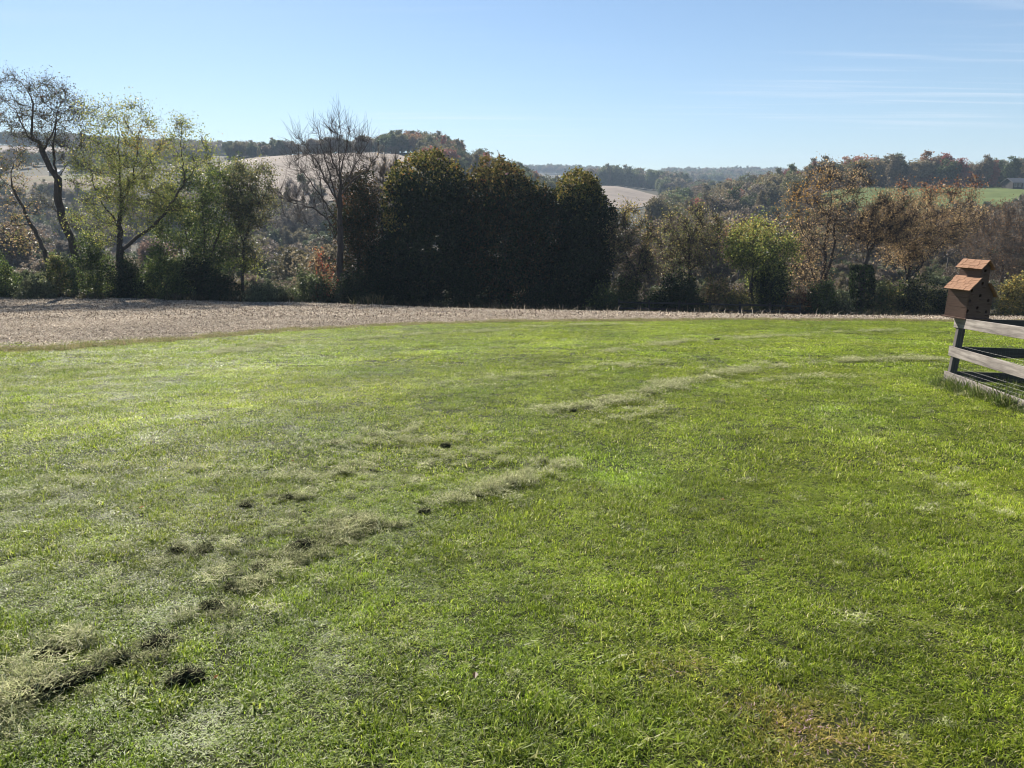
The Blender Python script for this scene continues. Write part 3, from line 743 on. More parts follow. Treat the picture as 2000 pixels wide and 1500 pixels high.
B = [  # (depth, px, half width px, top row, palette, leaves, label)
 (62, 10, 35, 495, GREEN, 4200, "leafy green bush at the far left edge by the thin leaning tree"),
 (60, 72, 32, 538, GREYGREEN, 3200, "small grey green bush in front of the thin leaning tree"),
 (63, 122, 28, 480, OLIVE + GREEN, 3600, "olive bush between the two leaning trees at the left"),
 (63, 190, 42, 455, GREEN, 6200, "dark bush between the crooked tree and the pale forked tree"),
 (62, 255, 40, 500, DARK, 5200, "low dark bush at the foot of the pale forked tree"),
 (62, 320, 52, 485, GREEN, 6800, "broad dark green bush under the limb reaching right"),
 (64, 385, 48, 500, DARK, 6000, "dark bush under the green leafy tree"),
 (62, 440, 40, 530, DARK, 4200, "low dark bush left of the pale green shrubs"),
 (60, 530, 52, 549, GREYGREEN, 4200, "low pale green shrub in the open gap beside the stubble"),
 (61, 612, 46, 528, GREYGREEN + GREEN[:1], 5200, "pale green shrub left of the bare tree trunk"),
 (61, 634, 27, 482, RUST[:1] + RED[:1] + BROWN[:3], 900, "orange red bush glowing left of the bare tree trunk"),
 (60, 690, 45, 535, DARK, 5600, "dark bush at the foot of the bare tree"),
 (63, 770, 52, 520, DARK, 6500, "dark bush left of the first maple's trunk"),
 (62, 905, 34, 520, DARK, 4200, "dark bush between the first and second maple"),
 (62, 1060, 50, 545, DARK, 5200, "dark low bush right of the second maple's trunk"),
 (61, 1175, 32, 560, GREEN + LIME[:1], 3400, "green bush at the right foot of the third maple"),
 (59, 1222, 36, 540, GREEN + OLIVE[:2], 3600, "bush with mixed leaves around the crooked yellowing tree"),
 (58, 1280, 30, 560, GREEN, 3000, "small green bush left of the dark round bush"),
 (57, 1328, 44, 538, DARK, 6200, "dark round bush under the wide olive brown tree"),
 (58, 1395, 40, 535, OLIVE + BROWN[:2], 3800, "olive brown bush left of the bright green tree"),
 (58, 1440, 30, 570, YELLOW[:2] + OLIVE, 2400, "small yellowish bush against the bright green tree's trunk"),
 (58, 1508, 34, 515, DARK + GREEN[:1], 5600, "dark tall bush right of the bright green tree's trunk"),
 (57, 1562, 34, 560, RUST + BROWN, 3000, "rusty brown bush left of the twin trunk tree"),
 (56, 1605, 34, 556, GREEN + GREYGREEN[:1], 4200, "green bush at the foot of the twin trunk tree"),
 (56, 1640, 32, 575, GREYGREEN, 2600, "low grey green bush between twin trunk tree and ivy stump"),
 (58, 1735, 38, 545, OLIVE + GREEN, 4000, "olive green bush right of the ivy covered stump"),
 (57, 1800, 48, 540, DARK + OLIVE[:1], 5600, "dark bush left of and behind the birdhouse"),
 (56, 1868, 40, 560, DARK, 4400, "dark bush hidden partly behind the birdhouse"),
 (52, 1988, 46, 533, YELLOW + OLIVE[:2], 5200, "rounded yellow green bush right of the birdhouse"),
]
for i, (Y, px, rx, top, pal, nl, lab) in enumerate(B):
    make_bush("bush", lab, Y, px, rx, top, pal, int(nl * 1.35), seed=300 + i, mat=LEAF_DENSE if pal is DARK else None)
# ivy covered stump
r = np.random.default_rng(77)
xs = at(1676, 600, 59.2).x; gs = Hf(xs, 59.2); ztop = at(1676, 518, 59.2).z
root = empty("ivy_stump", (xs, 59.2, gs)); props(root, "dark column of ivy around a stump below the leaning brown tree", "ivy")
hh = np.linspace(0, 1, 14)
NN = np.stack([0.15 * np.sin(hh * 3), 0 * hh, hh * (ztop - gs) - 0.1], -1); pp = np.arange(-1, 13)
wm, tp = wood_mesh("trunk", NN, pp, np.linspace(0.32, 0.22, 14), np.linspace(14, 1, 14), r, 0, 0.1, 0.01, BARK)
mesh_obj("trunk", wm, root)
k = 5200; a = r.random(k) * 2 * math.pi; h = r.random(k)
rad = (0.95 - 0.35 * h + 0.35 * vnoise(a * 1.3 + 3, h * 6, 5)) * (0.75 + 0.3 * r.random(k))
P = np.stack([rad * np.cos(a) + 0.12 * np.sin(h * 3), rad * np.sin(a), h * (ztop - gs)], -1)
V, F = leaf_geo(P, 0.17, r, 0.4)
mesh_obj("foliage", quick_mesh("foliage", V, F, 3, [LEAF_DENSE], tint=np.repeat(palette(k, DARK + GREEN[:1], r), 4, axis=0)), root)
print("bushes", round(time.time() - T0, 1))
# ------------------------------------------------------------------ woods on the hills: shared meshes, one object per tree
FAR_MATS = {
 "green": leaf_mat("wood_green", (0.105, 0.125, 0.05), 0.4, randv=0.3),
 "olive": leaf_mat("wood_olive", (0.17, 0.15, 0.07), 0.4, randv=0.3),
 "brown": leaf_mat("wood_brown", (0.21, 0.16, 0.105), 0.4, randv=0.3),
 "rust": leaf_mat("wood_rust", (0.28, 0.13, 0.075), 0.4, randv=0.3),
 "red": leaf_mat("wood_red", (0.36, 0.11, 0.075), 0.4, randv=0.25),
 "grey": leaf_mat("wood_grey", (0.20, 0.17, 0.14), 0.4, randv=0.3),
}
def proto(seed, Ht, W, shape, nleaf, leaf, twigs, trunk_r=0.16):
    r = np.random.default_rng(seed)
    trunk = [np.array((0, 0, -0.4)), np.array((r.normal(0, .15), r.normal(0, .15), Ht * 0.3)), np.array((r.normal(0, .4), r.normal(0, .4), Ht * 0.62))]
    if shape == "dome": ells = [((0, 0, Ht * .52), (W, W, Ht * .46))] + [((W * .6 * math.cos(a), W * .6 * math.sin(a), Ht * (.45 + .25 * r.random())), (W * .55, W * .55, Ht * .24)) for a in r.random(5) * 6.28]
    elif shape == "tall": ells = [((0, 0, Ht * .53), (W * .75, W * .75, Ht * .46))] + [((W * .4 * math.cos(a), W * .4 * math.sin(a), Ht * (.35 + .35 * r.random())), (W * .5, W * .5, Ht * .2)) for a in r.random(4) * 6.28]
    else: ells = [((W * .5 * math.cos(a), W * .5 * math.sin(a), Ht * (.55 + .25 * r.random())), (W * .5, W * .5, Ht * .22)) for a in r.random(6) * 6.28]
    A = []
    for c, s in ells:
        k = 70; d = unit(r.normal(0, 1, (k, 3))); A.append(np.array(c) + d * (r.random((k, 1)) ** 0.2) * np.array(s))
    A = np.concatenate(A)
    N, par = grow([trunk], A, 0.7, 9.0, 0.9, r)
    Rd, tips, cnt = radii(par, 0.025, trunk_r)
    wm, tp = wood_mesh("trunk", N, par, Rd, cnt, r, twigs, 1.1, 0.022, BARK_PALE, kthick=4)
    cm = None
    if nleaf:
        pts = np.concatenate([tp, A, A])
        P = pts[r.integers(0, len(pts), nleaf)] + r.normal(0, leaf * 0.6, (nleaf, 3))
        P = P[P[:, 2] > 0.7]
        V, F = leaf_geo(P, leaf, r, 0.1, 0.4, 0.8)
        t = (0.7 + 0.6 * r.random((len(P), 1))) * np.array((1, 1, 1)) * (0.8 + 0.4 * vnoise(P[:, 0] * .5 + 20, P[:, 2] * .5 + 7, seed))[:, None]
        cm = quick_mesh("crown", V, F, 3, [FAR_MATS["green"]], tint=np.repeat(t, 4, axis=0))
    return wm, cm, Ht
PROTOS = [proto(501, 12, 4.2, "dome", 5200, 0.50, 150), proto(502, 13, 3.8, "dome", 5200, 0.50, 150), proto(503, 13, 3.2, "tall", 4600, 0.48, 150), proto(504, 11, 4.6, "dome", 5200, 0.50, 150),
          proto(505, 12, 4.2, "open", 1500, 0.36, 1100, 0.14), proto(506, 13, 3.4, "open", 1100, 0.34, 1300, 0.14), proto(507, 11, 2.6, "tall", 700, 0.30, 1200, 0.12), proto(508, 14, 2.8, "tall", 4600, 0.46, 150)]
DENSE, OPEN = (0, 1, 2, 3, 7), (4, 5, 6)
def far_tree(x, y, h, kind, colour, label, group, name="tree", r=rng):
    wm, cm, H0 = PROTOS[kind]
    root = empty(name, (x, y, Hf(x, y) - 0.1))
    s = h / H0; w = s * (0.95 + 0.4 * r.random())
    root.scale = (w, w, s); root.rotation_euler = (0, 0, r.random() * 6.28)
    props(root, label, "tree", group)
    mesh_obj("trunk", wm, root)
    o = mesh_obj("crown", cm, root)
    o.material_slots[0].link = "OBJECT"; o.material_slots[0].material = FAR_MATS[colour]
    return root
NFAR = 0
def wood(pxr, yr, count, hr, kinds, colours, label, group, seed, yfun=None, min_d=3.0):
    global NFAR
    r = np.random.default_rng(seed); pts = []
    tries = 0
    while len(pts) < count and tries < count * 60:
        tries += 1
        px = r.uniform(*pxr); y = r.uniform(*yr) if yfun is None else yfun(px, r)
        x = ux(px, y)
        if all((x - a) ** 2 + (y - b_) ** 2 > min_d ** 2 for a, b_ in pts):
            pts.append((x, y))
    cn = [c for c, w in colours]; cw = np.array([w for c, w in colours], float); cw /= cw.sum()
    seen = {}
    word = {"green": "dark green", "olive": "olive", "rust": "rust coloured", "red": "red", "brown": "brown", "grey": "greyish"}
    for x, y in sorted(pts, key=lambda q: q[0] / q[1]):
        c = str(r.choice(cn, p=cw)); k = seen[c] = seen.get(c, -1) + 1
        far_tree(x, y, r.uniform(*hr), int(r.choice(kinds)), c, "%s %s tree from the left in the %s" % (ORD[k], word[c], label), group, r=r); NFAR += 1

wood((1570, 2060), (314, 334), 54, (10.5, 14.5), DENSE, [("green", 5), ("olive", 3), ("rust", 1.2), ("brown", 2)], "ridge wood above the meadow", "ridge wood above the meadow", 11, min_d=4.2)
wood((1288, 1575), (235, 400), 92, (9.5, 14), DENSE + (4,), [("green", 5), ("olive", 4), ("rust", 1.6), ("red", 0.5), ("brown", 2.5), ("grey", 1)], "autumn wood on the right slope", "autumn wood on the slope", 12, min_d=6.0)
wood((756, 905), (440, 462), 34, (10, 13.5), DENSE, [("green", 4), ("olive", 3), ("rust", 1), ("brown", 1)], "hilltop wood above the maples", "hilltop wood", 13, min_d=4.5)
wood((830, 1085), (345, 440), 62, (9, 12.5), DENSE, [("green", 5), ("olive", 3), ("red", 0.5), ("rust", 0.8)], "wood on the falling hill flank", "wooded hill flank", 14, min_d=6)
wood((420, 770), (225, 282), 26, (9, 13), OPEN, [("grey", 4), ("brown", 2)], "thin row below the hill field", "bare trees below the hill field", 15, min_d=4)
wood((470, 680), (95, 175), 12, (6, 8.5), OPEN + (0, 3), [("grey", 2), ("brown", 3), ("olive", 3)], "gap left of the bare tree", "valley trees in the gap", 16, min_d=6)
wood((1190, 1700), (95, 180), 32, (7.5, 11), OPEN + (0,), [("grey", 4), ("brown", 4), ("olive", 2), ("rust", 1)], "valley right of the maples", "valley trees right of the maples", 17, min_d=6)
wood((-60, 330), (120, 330), 26, (7, 11), OPEN + (0, 3), [("grey", 3), ("brown", 2), ("olive", 2), ("green", 2)], "valley behind the left end", "valley trees at the left", 18, min_d=7)
wood((1690, 2080), (85, 170), 30, (8, 11.5), OPEN, [("grey", 4), ("brown", 4), ("rust", 1)], "valley behind the birdhouse", "valley trees behind the birdhouse", 19, min_d=5)
print("far things", NFAR, round(time.time() - T0, 1))

# instanced stuff: points with attributes, drawn from a small set of source meshes
def instancer(name, P, rot, scale, idx, sources, itint=None, label=None, cat=None):
    me = bpy.data.meshes.new(name)
    me.vertices.add(len(P)); me.vertices.foreach_set("co", np.asarray(P, np.float32).ravel())
    for nm, arr, typ, fld in (("rot", rot, "FLOAT_VECTOR", "vector"), ("scl", scale, "FLOAT_VECTOR", "vector"), ("idx", idx, "INT", "value")):
        a = me.attributes.new(nm, typ, "POINT"); a.data.foreach_set(fld, np.ascontiguousarray(arr, np.int32 if typ == "INT" else np.float32).ravel())
    if itint is not None:
        a = me.attributes.new("itint", "FLOAT_COLOR", "POINT"); c = np.ones((len(P), 4), np.float32); c[:, :3] = itint; a.data.foreach_set("color", c.ravel())
    o = mesh_obj(name, me)
    props(o, label, cat, kind="stuff")
    src = bpy.data.collections.new(name + "_source")
    for k, s in enumerate(sources):
        so = bpy.data.objects.new("%s_source_%02d" % (name, k), s) if isinstance(s, bpy.types.Mesh) else s
        src.objects.link(so)
    ng = bpy.data.node_groups.new(name, "GeometryNodeTree")
    ng.interface.new_socket("Geometry", in_out="INPUT", socket_type="NodeSocketGeometry")
    ng.interface.new_socket("Geometry", in_out="OUTPUT", socket_type="NodeSocketGeometry")
    N_ = ng.nodes
    gi = N_.new("NodeGroupInput"); go = N_.new("NodeGroupOutput")
    ci = N_.new("GeometryNodeCollectionInfo"); ci.inputs[0].default_value = src; ci.inputs[1].default_value = True; ci.inputs[2].default_value = True
    ip = N_.new("GeometryNodeInstanceOnPoints"); ip.inputs["Pick Instance"].default_value = True
    def na(nm, t):
        n = N_.new("GeometryNodeInputNamedAttribute"); n.data_type = t; n.inputs[0].default_value = nm; return n.outputs[0]
    er = N_.new("FunctionNodeEulerToRotation")
    L = ng.links
    L.new(gi.outputs[0], ip.inputs["Points"]); L.new(ci.outputs[0], ip.inputs["Instance"])
    L.new(na("idx", "INT"), ip.inputs["Instance Index"]); L.new(na("rot", "FLOAT_VECTOR"), er.inputs[0]); L.new(er.outputs[0], ip.inputs["Rotation"])
    L.new(na("scl", "FLOAT_VECTOR"), ip.inputs["Scale"]); L.new(ip.outputs[0], go.inputs[0])
    md = o.modifiers.new("instances", "NODES"); md.node_group = ng
    return o

# far woods that read as one mass
def far_src(kind, colour, k):
    wm, cm, H0 = PROTOS[kind]
    c = cm.copy(); c.materials.clear(); c.materials.append(FAR_MATS_I[colour]); c.transform(Matrix.Scale(1.0 / H0, 4))
    return c
FAR_MATS_I = {"green": leaf_mat("far_green", (0.11, 0.13, 0.06), 0.4, instancer=True), "olive": leaf_mat("far_olive", (0.18, 0.155, 0.085), 0.4, instancer=True), "brown": leaf_mat("far_brown", (0.20, 0.16, 0.115), 0.4, instancer=True)}
SRC = [far_src(0, "green", 0), far_src(1, "olive", 1), far_src(2, "green", 2), far_src(3, "brown", 3), far_src(7, "olive", 4)]
def far_wood(name, bands, label, seed):
    r = np.random.default_rng(seed); X_, Y_, Hh = [], [], []
    for (p0, p1, y0, y1, n_, h0, h1) in bands:
        px = r.uniform(p0, p1, n_); y = r.uniform(y0, y1, n_)
        X_.append((px - 1000.0) * CP / FPX * y); Y_.append(y); Hh.append(r.uniform(h0, h1, n_))
    X_, Y_, Hh = map(np.concatenate, (X_, Y_, Hh)); n_ = len(X_)
    P = np.stack([X_, Y_, H(X_, Y_) - 0.3], -1)
    rot = np.stack([0 * X_, 0 * X_, r.random(n_) * 6.28], -1)
    w = Hh * (0.9 + 0.4 * r.random(n_))
    tint = (0.7 + 0.6 * r.random((n_, 1))) * np.ones(3)
    return instancer(name, P, rot, np.stack([w, w, Hh], -1), r.integers(0, 5, n_), SRC, tint, label, "wood")
far_wood("hill_wood", [(445, 760, 452, 480, 90, 7, 11), (500, 560, 452, 470, 14, 5, 8), (745, 915, 434, 447, 70, 3, 6)], "strip of dark trees along the crest of the hill field", 41)
far_wood("slope_wood", [(1158, 1345, 668, 730, 130, 13, 19), (1290, 1400, 560, 680, 60, 11, 15), (1060, 1140, 410, 520, 30, 9, 12)], "dark wood above and beside the small brown field on the far slope", 42)
far_wood("ridge_wood", [(-250, 500, 756, 900, 520, 11, 16), (170, 420, 560, 745, 240, 10, 14), (-250, 240, 452, 560, 110, 8, 12), (-200, 430, 285, 374, 170, 7, 11), (480, 560, 500, 700, 40, 9, 12)], "blue hazy wooded ridge along the left skyline", 43)
far_wood("distant_wood", [(960, 1200, 1500, 2000, 330, 15, 20), (1290, 1620, 1050, 1750, 700, 14, 20), (1560, 2200, 340, 420, 150, 9, 12)], "distant blue wooded ridges on the skyline right of centre", 44)
far_wood("valley_scrub", [(-150, 2150, 69, 120, 800, 1.4, 3.2), (-150, 2150, 110, 240, 1100, 2.0, 5.0), (-100, 700, 230, 330, 130, 3, 6), (1280, 1600, 180, 260, 60, 4, 8), (410, 770, 195, 284, 190, 4, 9)], "tangled brown and green scrub on the valley floor behind the trees", 45)
print("far woods", round(time.time() - T0, 1))
# ------------------------------------------------------------------ lawn grass, cuttings, stubble
GRASS = leaf_mat("grass_blade", (1, 1, 1), 0.55, 0.42, 0.20, instancer=True)
STRAW = leaf_mat("straw", (1, 1, 1), 0.25, 0.85, 0.04, instancer=True)
STRAW_OWN = leaf_mat("damp_straw", (0.7, 0.7, 0.7), 0.25, 0.85, 0.05)
def blades(P, L, W, lean, az, r, curl=0.4, tint=None, zmin=None):
    """tapered bent blades, three triangles each"""
    n_ = len(P)
    d = np.stack([np.cos(az) * np.sin(lean), np.sin(az) * np.sin(lean), np.cos(lean)], -1)
    l2 = lean + curl * (0.5 + r.random(n_)); d2 = np.stack([np.cos(az) * np.sin(l2), np.sin(az) * np.sin(l2), np.cos(l2)], -1)
    side = np.stack([-np.sin(az + r.normal(0, .5, n_)), np.cos(az), 0 * az], -1); side = unit(side)
    m1 = P + d * (L * 0.5)[:, None]; tip = m1 + d2 * (L * 0.5)[:, None]
    w = W[:, None] * 0.5
    V = np.stack([P - side * w, P + side * w, m1 + side * w * 0.85, m1 - side * w * 0.85, tip], 1).reshape(-1, 3)
    i = (np.arange(n_) * 5)[:, None]
    F = np.concatenate([i + np.array([[0, 1, 2]]), i + np.array([[0, 2, 3]]), i + np.array([[3, 2, 4]])], 1).reshape(-1, 3)
    return V, F
GPAL = [(5, (0.192, 0.268, 0.019)), (4, (0.257, 0.338, 0.026)), (3, (0.365, 0.435, 0.05)), (4, (0.068, 0.110, 0.010)), (1.3, (0.48, 0.45, 0.22))]
def grass_patch(seed, n_, size, lmin, lmax, wid):
    r = np.random.default_rng(seed)
    P = np.zeros((n_, 3)); P[:, :2] = r.normal(0, size * 0.42, (n_, 2)).clip(-size, size)
    # tufts
    m_ = int(n_ * 0.72); c = r.normal(0, size * 0.45, (22, 2)); k = r.integers(0, 22, m_); P[:m_, :2] = c[k] + r.normal(0, size * 0.10, (m_, 2))
    az = r.random(n_) * 6.28; lean = np.abs(r.normal(0.85, 0.42, n_)).clip(0, 1.48)
    L = r.uniform(lmin, lmax, n_) * np.where(r.random(n_) < 0.07, 1.6, 1.0) * (0.8 + 0.4 * vnoise(P[:, 0] * 12 + 40, P[:, 1] * 12 + 9, seed))
    V, F = blades(P - np.array((0, 0, 0.004)), L, wid * (0.7 + 0.6 * r.random(n_)), lean, az, r, 0.6)
    return quick_mesh("grass_patch", V, F, 3, [GRASS], tint=np.repeat(palette(n_, GPAL, r, jit=0.18), 5, axis=0))
NEAR = [grass_patch(600 + k, 430, 0.125, 0.016, 0.042, 0.0036) for k in range(6)]
MIDG = [grass_patch(610 + k, 380, 0.22, 0.022, 0.048, 0.0060) for k in range(5)]
FARG = [grass_patch(620 + k, 800, 0.55, 0.026, 0.055, 0.011) for k in range(5)]

# where the mower dropped its cuttings: picture polylines on the lawn plane -> world
def on_lawn(px, py):
    v = -math.tan(math.atan((750.0 - py) / FPX) - PITCH)
    Y = EYE / (v - SLOPE)
    p = at(px, py, Y)
    return np.array((p.x, p.y))
def path(pts, step=0.05):
    return resample(np.array([on_lawn(*p) for p in pts]), step)
ROWS = [  # polyline, half width m, amount per metre, heap
 ([(-120, 1430), (60, 1365), (160, 1322), (300, 1262), (400, 1190), (480, 1130), (590, 1078), (690, 1030), (780, 1005)], 0.17, 80, 1.0),
 ([(740, 1015), (860, 985), (960, 962), (1050, 932), (1115, 908)], 0.12, 40, 0.5),
 ([(-60, 1330), (90, 1290), (180, 1268), (300, 1225), (420, 1160)], 0.13, 40, 0.6),
 ([(330, 1078), (450, 1070), (560, 1050), (680, 1000), (770, 960), (870, 905), (1000, 880)], 0.24, 34, 0.4),
 ([(430, 1000), (560, 965), (680, 930), (740, 880), (800, 845)], 0.32, 42, 0.32),
 ([(560, 880), (660, 870), (760, 855), (900, 872)], 0.25, 24, 0.32),
 ([(1060, 806), (1130, 797), (1185, 786), (1260, 765), (1330, 748), (1420, 730), (1540, 713), (1660, 704), (1760, 701), (1860, 703)], 0.26, 30, 0.4),
 ([(1090, 840), (1170, 822), (1250, 812), (1290, 800)], 0.32, 24, 0.2),
 ([(1180, 690), (1290, 676), (1400, 666), (1500, 658), (1640, 651), (1760, 647)], 0.36, 20, 0.32),
 ([(420, 690), (560, 673), (700, 662), (860, 652), (1000, 644), (1130, 637), (1260, 634)], 0.4, 18, 0.2),
 ([(-50, 742), (150, 722), (350, 700), (520, 684)], 0.4, 14, 0.2),
 ([(-60, 985), (40, 962), (160, 925), (290, 905)], 0.28, 18, 0.25),
 ([(330, 925), (420, 912), (540, 935)], 0.2, 20, 0.25),
 ([(880, 760), (1000, 742), (1150, 722), (1280, 708)], 0.45, 14, 0.15),
 ([(1300, 760), (1420, 752), (1560, 742), (1700, 735)], 0.35, 12, 0.2),
 ([(1650, 880), (1740, 900), (1820, 960), (1900, 1040)], 0.5, 8, 0.1),
 ([(1720, 1160), (1850, 1170), (1960, 1200), (2050, 1240)], 0.35, 12, 0.1),
]
HEAPS = [(585, 1072, .085), (612, 1062, .05), (685, 1022, .07), (510, 1108, .05), (415, 1188, .06), (60, 1362, .085), (110, 1345, .09), (165, 1325, .07), (310, 1262, .08), (365, 1330, .075), (95, 1278, .06), (345, 1076, .05), (400, 1074, .045), (455, 1150, .045), (235, 1292, .05),
         (1180, 785, .085), (1150, 798, .06), (1120, 802, .05), (730, 852, .045), (870, 872, .05), (655, 866, .04), (1060, 906, .045), (1000, 945, .045), (930, 970, .04), (480, 990, .05), (560, 975, .05), (830, 1002, .045), (1400, 665, .10), (1330, 671, .07)]
allp = [path(r_[0]) for r_ in ROWS]
def row_dist(x, y):
    """0..1: how much cut grass lies here"""
    out = np.zeros(len(x))
    for (pl, hw, amt, heap), P in zip(ROWS, allp):
        lo, hi = P.min(0) - 1, P.max(0) + 1
        sel = np.where((x > lo[0]) & (x < hi[0]) & (y > lo[1]) & (y < hi[1]))[0]
        for ch in np.array_split(sel, max(1, len(sel) // 1500 + 1)):
            if len(ch) == 0: continue
            d = np.sqrt(((np.stack([x[ch], y[ch]], -1)[:, None] - P[None, ::3]) ** 2).sum(-1)).min(1)
            out[ch] = np.maximum(out[ch], np.exp(-(d / (hw * 1.5)) ** 2) * min(1, amt / 45.0))
    return out
dead_c = [on_lawn(1560, 1420), on_lawn(1500, 1400), on_lawn(1640, 1450), on_lawn(1320, 1310), on_lawn(1590, 1470)]
dead_r = [.20, .15, .16, .10, .15]
def dead(x, y):
    o = np.zeros(len(x))
    for c, s in zip(dead_c, dead_r): o = np.maximum(o, np.exp(-(((x - c[0]) / (s * 1.3)) ** 2 + ((y - c[1]) / s) ** 2)))
    return o
BANDS = [([(1480, 745), (1600, 790), (1720, 860), (1830, 930), (1990, 1010), (2150, 1080)], .45), ([(1280, 800), (1330, 860), (1280, 930), (1180, 960)], .3), ([(-50, 775), (300, 735), (700, 700), (1100, 672), (1500, 650)], .6), ([(-50, 860), (300, 810), (700, 765), (1000, 735)], .55),
         ([(1400, 690), (1600, 676), (1830, 668)], .6), ([(0, 1100), (200, 1060), (400, 1010)], .3), ([(1650, 1210), (1800, 1230), (2000, 1300)], .25)]
bandp = [path(b_[0], 0.1) for b_ in BANDS]
def band(x, y):
    o = np.zeros(len(x))
    for (pl, hw), P in zip(BANDS, bandp):
        lo, hi = P.min(0) - 2, P.max(0) + 2
        sel = np.where((x > lo[0]) & (x < hi[0]) & (y > lo[1]) & (y < hi[1]))[0]
        for ch in np.array_split(sel, max(1, len(sel) // 1500 + 1)):
            if len(ch): 
                d = np.sqrt(((np.stack([x[ch], y[ch]], -1)[:, None] - P[None, ::3]) ** 2).sum(-1)).min(1)
                o[ch] = np.maximum(o[ch], np.exp(-(d / hw) ** 2) * np.clip(2.2 * fbm(x[ch] * 1.5 + 4, y[ch] * 1.5, 99, 2) - 0.5, 0, 1))
    return o
def lawn_tint(x, y):
    n1 = fbm(x * 0.45 + 30, y * 0.30 + 8, 71, 3); n2 = fbm(x * 2.1 + 11, y * 2.1 + 3, 75, 3); n3 = fbm(x * 1.0 + 60, y * 0.6 + 50, 79, 3)
    c = np.ones((len(x), 3))
    n4 = vnoise(x * 5.5 + 3, y * 5.5 + 8, 83)
    n5 = vnoise(x * 8.5 + 13, y * 8.5 + 28, 84)
    c *= 1.08 * (0.12 + 0.44 * n1 + 0.52 * n2 + 0.40 * n4 + 0.46 * n5)[:, None]
    yel = np.clip((n3 - 0.5) * 3.2, 0, 1)[:, None]; c = c * (1 - yel) + c * np.array((1.13, 1.08, 1.0)) * yel
    blu = np.clip((0.46 - n3) * 4, 0, 1)[:, None]; c = c * (1 - blu) + c * np.array((0.87, 0.94, 1.0)) * blu
    rd = row_dist(x, y)[:, None] * 0.22; c = c * (1 - rd) + np.array((1.15, 1.05, 2.2)) * rd
    bd = band(x, y)[:, None]; c = c * (1 - bd) + c * np.array((1.50, 1.42, 1.9)) * bd
    d = dead(x, y)[:, None]; c = c * (1 - d * 0.9) + np.array((1.75, 1.12, 3.3)) * d * 0.9
    return c
def scatter(y0, y1, pitch, seed, upad=0.25, pad=1.5):
    r = np.random.default_rng(seed)
    ys = np.arange(y0, y1, pitch); X_, Y_ = [], []
    for y in ys:
        hw = 0.70 * max(y, 0.3) * 1.0 + upad * y + pad
        xs_ = np.arange(-hw, hw, pitch); X_.append(xs_); Y_.append(np.full(len(xs_), y))
    X_ = np.concatenate(X_); Y_ = np.concatenate(Y_)
    X_ = X_ + r.uniform(-.5, .5, len(X_)) * pitch; Y_ = Y_ + r.uniform(-.5, .5, len(Y_)) * pitch
    return X_, Y_, r
def lawn_px(x, y): return 1000.0 + x / np.maximum(y, 26.0) * FPX / CP
def lay_grass(name, y0, y1, pitch, src, seed, s, lab):
    X_, Y_, r = scatter(y0, y1, pitch, seed)
    keep = Y_ < edge_depth(lawn_px(X_, Y_)) - 0.05 + 0.25 * r.normal(0, 1, len(Y_)) * (Y_ > 15)
    bare = fbm(X_ * 3.3 + 5, Y_ * 3.3 + 70, 90, 2)
    X_, Y_ = X_[keep], Y_[keep]; n_ = len(X_)
    P = np.stack([X_, Y_, H(X_, Y_)], -1)
    rot = slope_rot(X_, Y_, r.random(n_) * 6.28, 0.015, r)
    hgt = s * np.clip(0.05 + 1.0 * fbm(X_ * 3.3 + 9, Y_ * 3.3 + 33, 97, 2) + 1.5 * (vnoise(X_ * 7.5 + 2, Y_ * 7.5 + 3, 98) - 0.2), 0.25, 1.9) * 0.66 * (1 - 0.35 * dead(X_, Y_))
    sc = np.stack([np.full(n_, s), np.full(n_, s), hgt], -1)
    return instancer(name, P, rot, sc, r.integers(0, len(src), n_), src, lawn_tint(X_, Y_), lab, "grass")
COARSE = []
for k in range(4):
    r = np.random.default_rng(650 + k); n_ = 26
    P = np.zeros((n_, 3)); P[:, :2] = r.normal(0, 0.045, (n_, 2))
    V, F = blades(P, r.uniform(0.03, 0.08, n_), r.uniform(0.004, 0.007, n_), np.abs(r.normal(0.95, 0.35, n_)).clip(0.1, 1.45), r.random(n_) * 6.28, r, 0.5)
    COARSE.append(quick_mesh("coarse_tuft", V, F, 3, [GRASS], tint=np.repeat(palette(n_, [(4, (0.24, 0.31, 0.04)), (3, (0.31, 0.36, 0.055)), (1, (0.40, 0.40, 0.16))], r), 5, axis=0)))
r = np.random.default_rng(655); y = 1.3 + 7.5 * r.random(3400) ** 1.3; x = (r.random(3400) * 2 - 1) * (0.8 * y + 0.4)
k = fbm(x * 1.1 + 77, y * 1.1 + 5, 656, 3) > r.uniform(0.46, 0.74, 3400); x, y = x[k], y[k]; n_ = len(x)
instancer("coarse_grass", np.stack([x, y, H(x, y) + 0.004], -1), np.stack([r.normal(0, .1, n_), r.normal(0, .1, n_), r.random(n_) * 6.28], -1), np.repeat(0.6 + 0.6 * r.random((n_, 1)), 3, 1), r.integers(0, 4, n_), COARSE, 0.75 + 0.5 * r.random((n_, 1)) * np.ones(3), "scattered broad bladed coarse grass tufts in the near lawn", "grass")
lay_grass("grass", 0.9, 6.2, 0.105, NEAR, 901, 1.0, "short green grass of the lawn close to the viewer")
lay_grass("grass", 6.2, 14.0, 0.18, MIDG, 902, 1.0, "short green grass across the middle of the lawn")
lay_grass("grass", 14.0, 35.0, 0.42, FARG, 903, 1.0, "short green grass at the far side of the lawn")

